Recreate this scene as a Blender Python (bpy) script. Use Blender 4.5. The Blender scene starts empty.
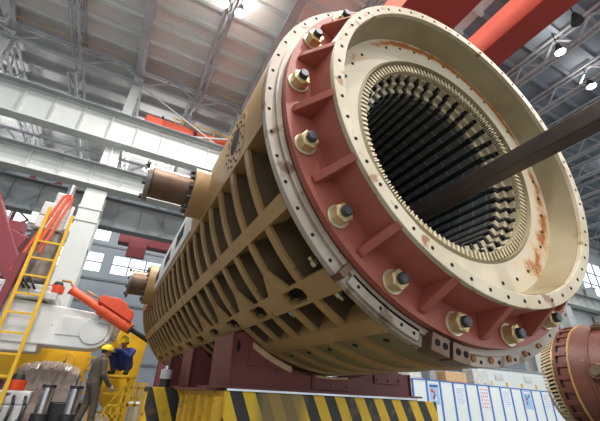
import bpy, bmesh, math, random
import numpy as np
from mathutils import Vector, Matrix
random.seed(7)
SC = bpy.context.scene
COL = SC.collection
R = 1.7                    # outer radius of the big stator, metres
H = 1.133 * R + 0.82       # height of its axis
PI = math.pi

# ---------------------------------------------------------------- camera
yaw, pit, roll = 0.457, 0.489, 0.048
F = Vector((math.sin(yaw)*math.cos(pit), math.cos(yaw)*math.cos(pit), math.sin(pit)))
R0 = Vector((math.cos(yaw), -math.sin(yaw), 0)); U0 = R0.cross(F)
RX = math.cos(roll)*R0 + math.sin(roll)*U0
UX = -math.sin(roll)*R0 + math.cos(roll)*U0
cam_d = bpy.data.cameras.new('camera'); cam = bpy.data.objects.new('camera', cam_d); COL.objects.link(cam)
m = Matrix((RX, UX, -F)).transposed().to_4x4(); m.translation = Vector((-2.226, -1.709, 0.82))
cam.matrix_world = m
cam_d.sensor_width = 36; cam_d.lens = 36*351.1/600; cam_d.clip_start = 0.05; cam_d.clip_end = 400
SC.camera = cam
# ---------------------------------------------------------------- world / exposure
SC.view_settings.view_transform = 'Standard'; SC.view_settings.look = 'None'
SC.view_settings.gamma = 1; SC.view_settings.use_curve_mapping = False
SC.view_settings.exposure = 0.42
w = bpy.data.worlds.new('sky'); SC.world = w; w.use_nodes = True
bgn = w.node_tree.nodes['Background']; bgn.inputs[0].default_value = (0.86, 0.93, 1.0, 1); bgn.inputs[1].default_value = 1.1
LAMP_W = 480

# ---------------------------------------------------------------- materials
def lin(c):
    return tuple((x/255/12.92 if x/255 <= 0.04045 else ((x/255+0.055)/1.055)**2.4) for x in c) + (1,)
def mat(name, col, rough=0.6, metal=0.0, col2=None, amt=0.5, scale=4.0, bump=0.0, spot=None, spot_at=0.62, spot_scale=9.0, emit=0.0, detail=6):
    """painted / bare surface with large soft variation, optional second tone, optional stains"""
    mt = bpy.data.materials.new(name); mt.use_nodes = True
    nt = mt.node_tree; b = nt.nodes['Principled BSDF']
    b.inputs['Roughness'].default_value = rough; b.inputs['Metallic'].default_value = metal
    tc = nt.nodes.new('ShaderNodeTexCoord')
    nz = nt.nodes.new('ShaderNodeTexNoise'); nz.inputs['Scale'].default_value = scale; nz.inputs['Detail'].default_value = detail
    nt.links.new(tc.outputs['Object'], nz.inputs['Vector'])
    mp = nt.nodes.new('ShaderNodeMapRange'); mp.inputs['From Min'].default_value = 0.35; mp.inputs['From Max'].default_value = 0.68
    nt.links.new(nz.outputs['Fac'], mp.inputs['Value'])
    mx = nt.nodes.new('ShaderNodeMix'); mx.data_type = 'RGBA'
    c1 = lin(col); c2 = lin(col2) if col2 else tuple(x*0.72 for x in c1[:3]) + (1,)
    mx.inputs[6].default_value = c1
    mx.inputs[7].default_value = tuple(a*(1-amt)+b_*amt for a, b_ in zip(c1, c2))
    nt.links.new(mp.outputs[0], mx.inputs[0])
    out = mx.outputs[2]
    if spot:
        n2 = nt.nodes.new('ShaderNodeTexNoise'); n2.inputs['Scale'].default_value = spot_scale; n2.inputs['Detail'].default_value = 8
        nt.links.new(tc.outputs['Object'], n2.inputs['Vector'])
        m2 = nt.nodes.new('ShaderNodeMapRange'); m2.inputs['From Min'].default_value = spot_at; m2.inputs['From Max'].default_value = spot_at+0.07
        nt.links.new(n2.outputs['Fac'], m2.inputs['Value'])
        x2 = nt.nodes.new('ShaderNodeMix'); x2.data_type = 'RGBA'; x2.inputs[7].default_value = lin(spot)
        nt.links.new(out, x2.inputs[6]); nt.links.new(m2.outputs[0], x2.inputs[0]); out = x2.outputs[2]
    nt.links.new(out, b.inputs['Base Color'])
    if bump:
        bp = nt.nodes.new('ShaderNodeBump'); bp.inputs['Strength'].default_value = bump; bp.inputs['Distance'].default_value = 0.02
        nt.links.new(nz.outputs['Fac'], bp.inputs['Height']); nt.links.new(bp.outputs[0], b.inputs['Normal'])
    if emit:
        b.inputs['Emission Color'].default_value = c1; b.inputs['Emission Strength'].default_value = emit
    return mt
def node(nt, typ, op=None, *ins):
    n = nt.nodes.new(typ)
    if op: n.operation = op
    for i, v in enumerate(ins):
        if v is None: continue
        if hasattr(v, 'is_output'): nt.links.new(v, n.inputs[i])
        else: n.inputs[i].default_value = v
    return n.outputs[0]

M = {}
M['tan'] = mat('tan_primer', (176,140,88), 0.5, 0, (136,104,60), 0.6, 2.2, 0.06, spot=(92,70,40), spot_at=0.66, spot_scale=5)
M['tan_shade'] = mat('tan_primer_shaded', (80,64,42), 0.65, 0, (56,46,30), 0.7, 3, spot=(50,42,30), spot_at=0.6, spot_scale=4)  # tan primer darkened to paint the shade inside the cells
M['rib_web_shade'] = mat('shaded_rib_web', (112,92,62), 0.7, 0, (84,68,46), 0.7, 3)  # darker tone paints shade onto the rib sides between the caps
M['olive'] = mat('olive_grey_primer', (140,124,88), 0.55, 0, (104,92,66), 0.6, 2.5)
M['flange'] = mat('scuffed_cream_flange', (180,166,150), 0.42, 0.1, (138,122,104), 0.7, 3.0, 0.05, spot=(118,96,74), spot_at=0.6, spot_scale=7)
M['cream'] = mat('cream_ring', (200,190,166), 0.45, 0, (170,150,116), 0.8, 3, 0.03, spot=(146,110,70), spot_at=0.6, spot_scale=10)
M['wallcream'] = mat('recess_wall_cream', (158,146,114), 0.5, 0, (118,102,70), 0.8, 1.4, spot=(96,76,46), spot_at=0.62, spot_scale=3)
M['red'] = mat('red_oxide_primer', (166,90,74), 0.45, 0, (144,72,60), 0.6, 3, 0.03)
M['rededge'] = mat('red_oxide_edge', (176,104,90), 0.5, 0, (150,78,66), 0.6, 8)
M['cradle'] = mat('dark_red_primer', (120,58,53), 0.5, 0, (100,44,41), 0.6, 2, spot=(80,40,34), spot_at=0.66)
M['zinc'] = mat('yellow_zinc_plating', (212,192,144), 0.34, 0.55, (178,150,96), 0.5, 14)
M['zincw'] = mat('worn_zinc', (214,204,176), 0.35, 0.6, (180,160,110), 0.5, 14)
M['stud'] = mat('black_oxide', (84,86,90), 0.4, 0.6, (40,40,44), 0.6, 20)
M['hole'] = mat('hole_dark', (20,17,15), 0.9)
M['core'] = None
M['black'] = mat('black_slot', (16,16,17), 0.7)
M['finger'] = mat('pressure_finger', (186,174,146), 0.5, 0.1, (140,126,98), 0.7, 18)
M['coil'] = mat('coil_clip', (216,204,172), 0.45, 0.1, (170,150,110), 0.6, 30)
M['steel'] = mat('worn_bright_steel', (150,142,134), 0.32, 0.85, (96,80,66), 0.7, 4)
M['rusty'] = mat('brown_mill_steel', (122,98,80), 0.38, 0.55, (92,64,46), 0.7, 5, spot=(160,110,66), spot_at=0.64)
M['beam'] = mat('dark_rolled_steel', (74,64,60), 0.5, 0.35, (52,42,38), 0.7, 4, spot=(96,76,66), spot_at=0.62, spot_scale=6)
M['dark'] = mat('dark_grey_steel', (58,58,60), 0.5, 0.3)
M['white'] = mat('white_grey_paint', (232,236,234), 0.45, 0, (206,210,208), 0.6, 2.5, spot=(120,122,120), spot_at=0.68)
M['whitedirty'] = mat('dirty_white_paint', (214,216,212), 0.5, 0, (166,168,166), 0.6, 3, spot=(80,80,80), spot_at=0.62)
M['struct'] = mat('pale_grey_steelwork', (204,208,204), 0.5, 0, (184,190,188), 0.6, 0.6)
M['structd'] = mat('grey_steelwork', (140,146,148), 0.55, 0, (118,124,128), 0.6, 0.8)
M['truss'] = mat('truss_grey', (168,170,172), 0.6, 0, (150,152,154), 0.6, 1)
M['orange'] = mat('orange_paint', (232,92,44), 0.4, 0, (196,66,30), 0.5, 4)
M['craneside'] = mat('crane_red_lit', (222,112,92), 0.5, 0, (204,94,76), 0.5, 0.5)  # lighter crane red, the light on the girder sides painted in
M['yellow'] = mat('safety_yellow', (232,184,28), 0.45, 0, (200,150,20), 0.5, 4)
M['yellowdirty'] = mat('scuffed_yellow', (230,182,42), 0.5, 0, (190,142,40), 0.6, 4, spot=(96,80,56), spot_at=0.62)
M['maroon'] = mat('maroon_paint', (128,48,56), 0.5, 0, (104,36,44), 0.5, 1)
M['wood'] = mat('pale_wood', (206,172,132), 0.6, 0, (176,140,100), 0.6, 6)
M['concrete'] = mat('shop_floor', (104,104,100), 0.5, 0, (84,84,80), 0.6, 0.8, spot=(84,80,74), spot_at=0.64, spot_scale=1.5)
M['panelw'] = mat('partition_white', (214,222,220), 0.4, 0, (200,210,210), 0.5, 1)
M['blue'] = mat('blue_trim', (52,104,186), 0.45)
M['paper'] = mat('paper', (222,228,236), 0.6)
M['chrome'] = mat('ground_steel', (196,198,200), 0.2, 0.9, (150,150,152), 0.5, 3)
M['clear'] = mat('plastic_wrap', (198,182,172), 0.25, 0, (150,128,118), 0.7, 3)
M['drumred'] = mat('drum_brown_red', (106,62,52), 0.5, 0.05, (86,48,40), 0.6, 2, spot=(146,96,80), spot_at=0.64)
M['farwall'] = mat('far_wall_grey', (166,176,186), 0.7, 0, (150,160,172), 0.5, 0.2)
M['helmet'] = mat('helmet_yellow', (236,200,20), 0.35)
M['khaki'] = mat('olive_brown_overall', (92,82,70), 0.8, 0, (70,62,54), 0.6, 9)
M['navy'] = mat('navy_blue_overall', (44,60,130), 0.8, 0, (30,42,96), 0.6, 9)
M['skin'] = mat('skin', (190,138,108), 0.55)
M['shoe'] = mat('black_shoe', (30,28,28), 0.6)
M['hair'] = mat('black_hair', (24,20,18), 0.6)
M['glove'] = mat('work_glove', (176,170,160), 0.8)
M['lampglass'] = mat('lamp_glass', (255,250,235), 0.3, emit=14.0)
M['pane'] = mat('daylit_window_pane', (226,238,248), 0.3, emit=1.0)
M['beacon'] = mat('orange_red_cap', (226,78,36), 0.4)

def core_mat():
    mt = bpy.data.materials.new('laminated_core'); mt.use_nodes = True; nt = mt.node_tree; b = nt.nodes['Principled BSDF']
    tc = nt.nodes.new('ShaderNodeTexCoord'); sx = nt.nodes.new('ShaderNodeSeparateXYZ'); nt.links.new(tc.outputs['Object'], sx.inputs[0])
    y = sx.outputs[1]
    fr = node(nt, 'ShaderNodeMath', 'FRACT', node(nt, 'ShaderNodeMath', 'MULTIPLY', y, 1/0.16))
    band = node(nt, 'ShaderNodeMath', 'LESS_THAN', fr, 0.10)
    nz = nt.nodes.new('ShaderNodeTexNoise'); nz.inputs['Scale'].default_value = 30; nt.links.new(tc.outputs['Object'], nz.inputs[0])
    mx = nt.nodes.new('ShaderNodeMix'); mx.data_type = 'RGBA'; mx.inputs[6].default_value = lin((112,114,112)); mx.inputs[7].default_value = lin((78,80,80))
    nt.links.new(nz.outputs['Fac'], mx.inputs[0])
    m2 = nt.nodes.new('ShaderNodeMix'); m2.data_type = 'RGBA'; m2.inputs[7].default_value = lin((140,140,134))
    nt.links.new(mx.outputs[2], m2.inputs[6]); nt.links.new(band, m2.inputs[0])
    nt.links.new(m2.outputs[2], b.inputs['Base Color']); b.inputs['Roughness'].default_value = 0.45; b.inputs['Metallic'].default_value = 0.2
    return mt
M['core'] = core_mat()

def rust_plate_mat():
    """cream end plate with rust that has bled out of the joint with the recess wall"""
    mt = bpy.data.materials.new('rust_stained_plate'); mt.use_nodes = True; nt = mt.node_tree; b = nt.nodes['Principled BSDF']
    tc = nt.nodes.new('ShaderNodeTexCoord'); sx = nt.nodes.new('ShaderNodeSeparateXYZ'); nt.links.new(tc.outputs['Object'], sx.inputs[0])
    X, Z = sx.outputs[0], node(nt, 'ShaderNodeMath', 'SUBTRACT', sx.outputs[2], R)
    r2 = node(nt, 'ShaderNodeMath', 'ADD', node(nt, 'ShaderNodeMath', 'MULTIPLY', X, X), node(nt, 'ShaderNodeMath', 'MULTIPLY', Z, Z))
    rr = node(nt, 'ShaderNodeMath', 'DIVIDE', node(nt, 'ShaderNodeMath', 'SQRT', r2), R)
    ang = node(nt, 'ShaderNodeMath', 'ARCTAN2', Z, X)
    n1 = nt.nodes.new('ShaderNodeTexNoise'); n1.inputs['Scale'].default_value = 7; n1.inputs['Detail'].default_value = 9; n1.inputs['Roughness'].default_value = 0.65
    nt.links.new(tc.outputs['Object'], n1.inputs[0]); N = n1.outputs['Fac']
    n2 = nt.nodes.new('ShaderNodeTexNoise'); n2.inputs['Scale'].default_value = 2.2; n2.inputs['Detail'].default_value = 4
    nt.links.new(tc.outputs['Object'], n2.inputs[0]); N2 = n2.outputs['Fac']
    def band(v, c, wd):     # 1 at c, falling to 0 at +-wd
        d = node(nt, 'ShaderNodeMath', 'ABSOLUTE', node(nt, 'ShaderNodeMath', 'SUBTRACT', v, c))
        q = node(nt, 'ShaderNodeMath', 'SUBTRACT', 1.0, node(nt, 'ShaderNodeMath', 'DIVIDE', d, wd))
        return node(nt, 'ShaderNodeMath', 'MAXIMUM', q, 0.0)
    def sc(v, k): return node(nt, 'ShaderNodeMath', 'MULTIPLY', v, k)
    def add(a, c): return node(nt, 'ShaderNodeMath', 'ADD', a, c)
    # a narrow line of strong rust along the joint, upper right arc
    a1 = node(nt, 'ShaderNodeMath', 'MULTIPLY', band(rr, 0.704, 0.042), node(nt, 'ShaderNodeMath', 'MINIMUM', sc(band(ang, 1.35, 1.05), 3.0), 1.0))
    # a broad soft stain on the right side
    a2 = node(nt, 'ShaderNodeMath', 'MULTIPLY', band(rr, 0.68, 0.10), node(nt, 'ShaderNodeMath', 'MINIMUM', sc(band(ang, -0.35, 1.0), 2.0), 1.0))
    a3 = node(nt, 'ShaderNodeMath', 'MULTIPLY', band(rr, 0.69, 0.06), node(nt, 'ShaderNodeMath', 'MINIMUM', sc(band(ang, 2.6, 0.5), 1.0), 1.0))
    s1 = add(sc(a1, 1.5), add(sc(a2, 0.95), sc(a3, 0.75)))
    t = add(s1, sc(add(N, -0.5), 2.6))
    mr = nt.nodes.new('ShaderNodeMapRange'); mr.inputs['From Min'].default_value = 0.36; mr.inputs['From Max'].default_value = 1.0
    nt.links.new(node(nt, 'ShaderNodeMath', 'MULTIPLY', t, node(nt, 'ShaderNodeMath', 'GREATER_THAN', s1, 0.02)), mr.inputs['Value'])
    base = nt.nodes.new('ShaderNodeMix'); base.data_type = 'RGBA'; base.inputs[6].default_value = lin((212,202,178)); base.inputs[7].default_value = lin((186,170,142))
    nt.links.new(N2, base.inputs[0])
    rc = nt.nodes.new('ShaderNodeMix'); rc.data_type = 'RGBA'; rc.inputs[6].default_value = lin((202,164,112)); rc.inputs[7].default_value = lin((154,88,34))
    nt.links.new(node(nt,'ShaderNodeMath','MULTIPLY',mr.outputs[0],mr.outputs[0]), rc.inputs[0])
    fm = nt.nodes.new('ShaderNodeMix'); fm.data_type = 'RGBA'
    nt.links.new(base.outputs[2], fm.inputs[6]); nt.links.new(rc.outputs[2], fm.inputs[7]); nt.links.new(mr.outputs[0], fm.inputs[0])
    nt.links.new(fm.outputs[2], b.inputs['Base Color']); b.inputs['Roughness'].default_value = 0.5
    return mt
M['plate'] = rust_plate_mat()

def hazard_mat(name, period, slope, axis, worn=0.6, x_plain=None):
    """yellow paint with slanting black hazard bars"""
    mt = bpy.data.materials.new(name); mt.use_nodes = True; nt = mt.node_tree; b = nt.nodes['Principled BSDF']
    tc = nt.nodes.new('ShaderNodeTexCoord'); sx = nt.nodes.new('ShaderNodeSeparateXYZ'); nt.links.new(tc.outputs['Object'], sx.inputs[0])
    u = sx.outputs[axis]; z = sx.outputs[2]
    s = node(nt, 'ShaderNodeMath', 'ADD', u, node(nt, 'ShaderNodeMath', 'MULTIPLY', z, slope))
    f = node(nt, 'ShaderNodeMath', 'FRACT', node(nt, 'ShaderNodeMath', 'DIVIDE', s, period))
    st = node(nt, 'ShaderNodeMath', 'GREATER_THAN', f, 0.5)
    nz = nt.nodes.new('ShaderNodeTexNoise'); nz.inputs['Scale'].default_value = 5; nz.inputs['Detail'].default_value = 9
    nt.links.new(tc.outputs['Object'], nz.inputs[0])
    mx = nt.nodes.new('ShaderNodeMix'); mx.data_type = 'RGBA'; mx.inputs[6].default_value = lin((242,198,40)); mx.inputs[7].default_value = lin((52,50,48))
    nt.links.new(st, mx.inputs[0])
    mr = nt.nodes.new('ShaderNodeMapRange'); mr.inputs['From Min'].default_value = 0.56; mr.inputs['From Max'].default_value = 0.7; mr.inputs['To Max'].default_value = worn
    nt.links.new(nz.outputs['Fac'], mr.inputs['Value'])
    wr = mr.outputs[0]
    if x_plain is not None:   # a scraped, greyed patch on the left of the front
        d = node(nt, 'ShaderNodeMath', 'ABSOLUTE', node(nt, 'ShaderNodeMath', 'SUBTRACT', u, x_plain))
        g = node(nt, 'ShaderNodeMath', 'MAXIMUM', node(nt, 'ShaderNodeMath', 'SUBTRACT', 1.0, node(nt, 'ShaderNodeMath', 'DIVIDE', d, 0.3)), 0.0)
        g = node(nt, 'ShaderNodeMath', 'MINIMUM', node(nt, 'ShaderNodeMath', 'MULTIPLY', g, 2.2), 0.85)
        wr = node(nt, 'ShaderNodeMath', 'MAXIMUM', wr, g)
    m2 = nt.nodes.new('ShaderNodeMix'); m2.data_type = 'RGBA'; m2.inputs[7].default_value = lin((150,126,72))
    nt.links.new(mx.outputs[2], m2.inputs[6]); nt.links.new(wr, m2.inputs[0])
    nt.links.new(m2.outputs[2], b.inputs['Base Color']); b.inputs['Roughness'].default_value = 0.5
    return mt
M['hazard'] = hazard_mat('hazard_stripes', 0.252, 0.45, 0, 0.5, -0.72)
M['hazard_b'] = hazard_mat('hazard_stripes_wide', 0.34, 0.45, 0, 0.5)

# ---------------------------------------------------------------- mesh helper
class MB:
    def __init__(s): s.v=[]; s.f=[]; s.mi=[]; s.sm=[]
    def add(s, vs, fs, mi=0, smooth=False):
        o=len(s.v); s.v += [tuple(v) for v in vs]
        for f in fs: s.f.append([o+i for i in f]); s.mi.append(mi); s.sm.append(smooth)
        return s
    def box(s, x0,x1,y0,y1,z0,z1, mi=0):
        v=[(x,y,z) for x in (x0,x1) for y in (y0,y1) for z in (z0,z1)]
        return s.add(v, [(0,1,3,2),(4,6,7,5),(0,4,5,1),(2,3,7,6),(0,2,6,4),(1,5,7,3)], mi)
    def bar(s, p, q, w, h=None, mi=0, up=(0,0,1)):
        p=Vector(p); q=Vector(q); h=h or w; d=(q-p).normalized(); up=Vector(up)
        if abs(d.dot(up))>0.99: up=Vector((1,0,0)) if abs(d.x)<0.9 else Vector((0,1,0))
        a=d.cross(up).normalized()*(w/2); b=a.cross(d).normalized()*(h/2)
        v=[c+sa*a+sb*b for c in (p,q) for sa in (-1,1) for sb in (-1,1)]
        return s.add(v, [(0,1,3,2),(4,6,7,5),(0,4,5,1),(2,3,7,6),(0,2,6,4),(1,5,7,3)], mi)
    def cyl(s, p, q, r, r2=None, n=20, mi=0, smooth=True, caps=True, phase=0.0):
        p=Vector(p); q=Vector(q); r2=r if r2 is None else r2; d=(q-p).normalized()
        a=d.orthogonal().normalized() if abs(d.z)<0.999 else Vector((1,0,0)); 
        if abs(d.z)<0.999: a=(Vector((0,0,1))-d*d.z).normalized()
        b=d.cross(a)
        vs=[]
        for c,rr in ((p,r),(q,r2)):
            for i in range(n):
                t=2*PI*i/n+phase; vs.append(c+rr*(math.cos(t)*a+math.sin(t)*b))
        s.add(vs, [(i,(i+1)%n,n+(i+1)%n,n+i) for i in range(n)], mi, smooth)
        if caps:
            o=len(s.v)-2*n
            s.f.append([o+i for i in reversed(range(n))]); s.mi.append(mi); s.sm.append(False)
            s.f.append([o+n+i for i in range(n)]); s.mi.append(mi); s.sm.append(False)
        return s
    def tube(s, pts, r, n=8, mi=0):
        for a,b in zip(pts[:-1],pts[1:]): s.cyl(a,b,r,n=n,mi=mi)
        return s
    def ball(s, c, r, mi=0, n=14, sx=1, sy=1, sz=1):
        c=Vector(c); vs=[]; k=n//2
        for j in range(k+1):
            ph=PI*j/k
            for i in range(n):
                t=2*PI*i/n; vs.append((c.x+r*sx*math.sin(ph)*math.cos(t), c.y+r*sy*math.sin(ph)*math.sin(t), c.z+r*sz*math.cos(ph)))
        return s.add(vs, [(j*n+i,(j+1)*n+i,(j+1)*n+(i+1)%n,j*n+(i+1)%n) for j in range(k) for i in range(n)], mi, True)
    def lathe(s, prof, n=96, t0=0, t1=360, mi=0, smooth=True, cx=0.0, cz=H, closed=True, mis=None, k=1.0):
        """revolve a closed profile [(r,y)] about the line x=cx, z=cz parallel to Y; angles in degrees"""
        full=abs(t1-t0-360)<1e-6; N=n if full else n+1; m_=len(prof); vs=[]
        for i in range(N):
            t=math.radians(t0+(t1-t0)*i/n)
            for r,y in prof: vs.append((cx+k*r*math.cos(t), k*y, cz+k*r*math.sin(t)))
        o=len(s.v); s.v+=vs; P=m_ if closed else m_-1
        for i in range(n):
            i2=(i+1)%N
            for j in range(P):
                j2=(j+1)%m_
                s.f.append([o+i*m_+j,o+i*m_+j2,o+i2*m_+j2,o+i2*m_+j]); s.mi.append(mis[j] if mis else mi); s.sm.append(smooth)
        if not full and closed:
            s.f.append([o+j for j in range(m_)]); s.mi.append(mi); s.sm.append(False)
            s.f.append([o+n*m_+j for j in reversed(range(m_))]); s.mi.append(mi); s.sm.append(False)
        return s
    def prism(s, poly, d, ax, mi=0):
        """extrude polygon [(u,v)] between d[0],d[1] along axis ax ('x': u=y,v=z; 'y': u=x,v=z; 'z': u=x,v=y)"""
        def P(u,v,e): return {'x':(e,u,v),'y':(u,e,v),'z':(u,v,e)}[ax]
        n=len(poly); vs=[P(u,v,e) for e in d for u,v in poly]
        return s.add(vs, [tuple(range(n)), tuple(range(2*n-1,n-1,-1))]+[(i,n+i,n+(i+1)%n,(i+1)%n) for i in range(n)], mi)
    def hull3(s, pts, faces, mi=0): return s.add(pts, faces, mi)
    def build(s, name, mats, parent=None, bevel=0, wl=None, local=False, sharp=35):
        me=bpy.data.meshes.new(name)
        off=Vector((0,0,0))
        if parent is not None and not local: off=world(parent)
        me.from_pydata([tuple(Vector(v)-off) for v in s.v], [], s.f)
        if not isinstance(mats,(list,tuple)): mats=[mats]
        for k in mats: me.materials.append(k)
        me.polygons.foreach_set('material_index', s.mi); me.polygons.foreach_set('use_smooth', s.sm)
        bm=bmesh.new(); bm.from_mesh(me); bmesh.ops.recalc_face_normals(bm, faces=bm.faces)
        lim=math.radians(sharp)
        for e in bm.edges:
            if len(e.link_faces)==2 and e.calc_face_angle(0)>lim: e.smooth=False
        bm.to_mesh(me); bm.free(); me.update()
        o=bpy.data.objects.new(name, me); COL.objects.link(o)
        if parent is not None: o.parent=parent
        if bevel:
            b=o.modifiers.new('bevel','BEVEL'); b.width=bevel; b.segments=2; b.limit_method='ANGLE'; b.angle_limit=math.radians(40)
        return o
def world(o):
    v=Vector((0,0,0))
    while o is not None: v+=o.location; o=o.parent
    return v
def tag(o, label=None, cat=None, group=None, kind=None):
    if label: o['label']=label
    if cat: o['category']=cat
    if group: o['group']=group
    if kind: o['kind']=kind
    return o
def thing(name, loc, label, cat, group=None):
    o=bpy.data.objects.new(name,None); COL.objects.link(o); o.location=loc; o.empty_display_size=0.2
    return tag(o,label,cat,group)
def shift(o, loc):
    """move a top-level mesh's origin to loc (its base)"""
    o.data.transform(Matrix.Translation(-Vector(loc))); o.location=loc; return o
def solo(mb, name, mats, loc, label, cat, group=None, bevel=0):
    return tag(shift(mb.build(name, mats, bevel=bevel), loc), label, cat, group)
def struct(mb, name, mats, bevel=0):
    return tag(mb.build(name, mats, bevel=bevel), kind='structure')
def copy_tree(o, parent=None):
    c=o.copy(); COL.objects.link(c)
    if parent is not None: c.parent=parent
    for ch in [x for x in ALLCH(o)]: copy_tree(ch,c)
    return c
def ALLCH(o): return [x for x in COL.objects if x.parent==o]

# ================================================================= THE HALL
ZR=17.2; X0,X1=-16.0,90.0; YB=-14.0; YC=15.0; YF=31.0
struct(MB().box(X0,X1,YB,YF,-0.25,0), 'floor', M['concrete'])
M['deck_dim']=mat('roof_sheet_dimmed',(128,136,144),0.6,0,(112,120,130),0.6,0.3)  # darker sheet tone paints in the dimmer light on the right-hand roof
M['deck_side']=mat('roof_sheet_side_dim',(190,190,188),0.6,0,(172,174,174),0.6,0.5)  # greyer tone paints in the weak light of the side bay
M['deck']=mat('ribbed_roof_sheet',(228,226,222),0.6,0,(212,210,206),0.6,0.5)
rm=MB().box(X0,X1,YB,YC,ZR,ZR+0.2,0)
yy=YB+0.4
while yy<YC-0.2:
    rm.box(X0,9.5,yy,yy+0.16,ZR-0.24,ZR-0.002,1); rm.box(9.501,X1,yy,yy+0.16,ZR-0.24,ZR-0.021,2); yy+=1.15
rm2=MB().box(9.5,X1,YB,YC,ZR-0.02,ZR-0.001,0); struct(rm2,'ceiling_dimmed_part',[M['deck_dim']])
struct(rm,'ceiling',[M['deck'],M['struct'],M['deck_dim']])
rm=MB().box(X0,X1,YC,YF,ZR-0.5,ZR-0.3,0)
yy=YC+0.8
while yy<YF-0.2:
    rm.box(X0,X1,yy,yy+0.14,ZR-0.74,ZR-0.502,1); yy+=1.45
rm.box(X0,X1,YC+0.001,YC+0.12,ZR-0.6,ZR+0.15,0)
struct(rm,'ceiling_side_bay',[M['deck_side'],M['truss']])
# far wall with two bands of windows
wl=MB(); xs=[X0+0.0]; 
bands=((9.3,10.9),(12.0,14.2))
wins=[]
x=X0
while x<X1-0.1:
    a,b=x+0.35,x+5.65
    if x<3 or x>20: wins.append((a,b))
    x+=6.0
zs=[0,9.3,10.9,12.0,14.2,ZR]
wl.box(X0,X1,YF,YF+0.3,0,9.3).box(X0,X1,YF,YF+0.3,10.9,12.0).box(X0,X1,YF,YF+0.3,14.2,ZR)
for z0,z1 in bands:
    px=X0
    for a,b in wins: wl.box(px,a,YF,YF+0.3,z0,z1); px=b
    wl.box(px,X1,YF,YF+0.3,z0,z1)
for z in (2.5,4.6,6.8,8.6,11.5,14.8): wl.box(X0,X1,YF-0.12,YF-0.001,z,z+0.18,1)
struct(wl,'wall_back',[M['farwall'],M['structd']])
k=1
for z0,z1 in bands:
    for a,b in wins:
        wf=MB()
        wf.box(a,b,YF+0.14,YF+0.16,z0,z1,0)
        for i in range(5):
            q=a+(b-a)*i/4; wf.box(q-0.05,q+0.05,YF+0.06,YF+0.139,z0,z1,1)
        wf.box(a,b,YF+0.06,YF+0.139,(z0+z1)/2-0.04,(z0+z1)/2+0.04,1)
        struct(wf,'window_%d'%k,[M['pane'],M['structd']]); k+=1
struct(MB().box(X0-0.3,X0-0.001,YB,YF,0,ZR), 'wall_left_light_block', M['farwall'])  # unseen wall added to keep outside light out of the rib cells
# end wall far to the right
struct(MB().box(X1,X1+0.3,YB,YF,0,ZR), 'wall_right', M['farwall'])

ws_=MB(); px=31.0; YW=15.75
ws_.box(31,X1,YW,YW+0.25,0,11.0).box(31,X1,YW,YW+0.25,14.6,16.6)
for a in range(32,90,6):
    ws_.box(px,a,YW,YW+0.25,11.0,14.6); px=a+4.6
    wf=MB().box(a,a+4.6,YW+0.12,YW+0.14,11.0,14.6,0)
    for q in range(4): wf.box(a+4.6*q/3-0.05,a+4.6*q/3+0.05,YW+0.04,YW+0.119,11.0,14.6,1)
    for z in (12.2,13.4): wf.box(a,a+4.6,YW+0.04,YW+0.118,z-0.04,z+0.04,1)
    struct(wf,'window_%d'%k,[M['pane'],M['structd']]); k+=1
ws_.box(px,X1,YW,YW+0.25,11.0,14.6)
struct(ws_,'wall_side',[M['struct']])
# ---- roof trusses across the main bay, every 3 m
def truss_mesh(ya,yb,zt,zb,step,wd):
    t=MB(); 
    for sx in (-0.16,0.16):
        t.bar((sx,ya,zt),(sx,yb,zt),wd,wd); t.bar((sx,ya,zb),(sx,yb,zb),wd,wd)
    n=int((yb-ya)/step); 
    for i in range(n):
        y0=ya+(yb-ya)*i/n; y1=ya+(yb-ya)*(i+1)/n; ym=(y0+y1)/2
        t.bar((0,y0,zb),(0,ym,zt),0.07,0.07); t.bar((0,ym,zt),(0,y1,zb),0.07,0.07)
        t.bar((-0.16,y0,zb),(0.16,ym,zb),0.05,0.05); t.bar((0.16,ym,zb),(-0.16,y1,zb),0.05,0.05)
    return t
def girder_mesh(ya,yb,zt,zb): # plain box girder over a main column
    t=MB(); t.box(-0.15,0.15,ya,yb,zb,zt); t.box(-0.2,0.2,ya,yb,zb-0.03,zb); return t
tr0=None; gi0=None; i=0
XT=[-4.4+3.0*k for k in range(-3,19)]
for k,xk in enumerate(XT):
    if abs(((xk+4.4)/6)-round((xk+4.4)/6))<0.01 and xk<10:
        if gi0 is None: gi0=girder_mesh(YB,YC,16.95,16.35).build('roof_girder',M['truss']); o=gi0
        else: o=gi0.copy(); COL.objects.link(o)
        nm={-10.4:'grey roof girder over the column at the left edge',-4.4:'grey roof girder ending on the column beside the orange overhead crane',1.6:'grey roof girder rising behind the top of the big stator'}
        tag(o,nm.get(round(xk,1),'grey roof girder hidden above the bore of the big stator'),'roof girder')
    else:
        if tr0 is None: tr0=truss_mesh(YB,YC,16.95,15.95,1.6,0.1).build('roof_truss',M['truss']); o=tr0
        else: o=tr0.copy(); COL.objects.link(o)
        tag(o,'grey lattice roof truss running across the main bay under the ribbed roof','roof truss','roof trusses of the main bay')
    o.location=(xk+0.3 if abs(xk+1.4)<0.1 else xk,0,0)
tr1=None
for k,xk in enumerate(XT):
    if xk>2: continue
    if tr1 is None: tr1=truss_mesh(YC+0.3,YF,16.3,15.1,1.8,0.12).build('roof_truss',M['truss']); o=tr1
    else: o=tr1.copy(); COL.objects.link(o)
    tag(o,'grey lattice roof truss in the darker side bay behind the crane runway','roof truss','roof trusses of the side bay'); o.location=(xk,0,0)
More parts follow.
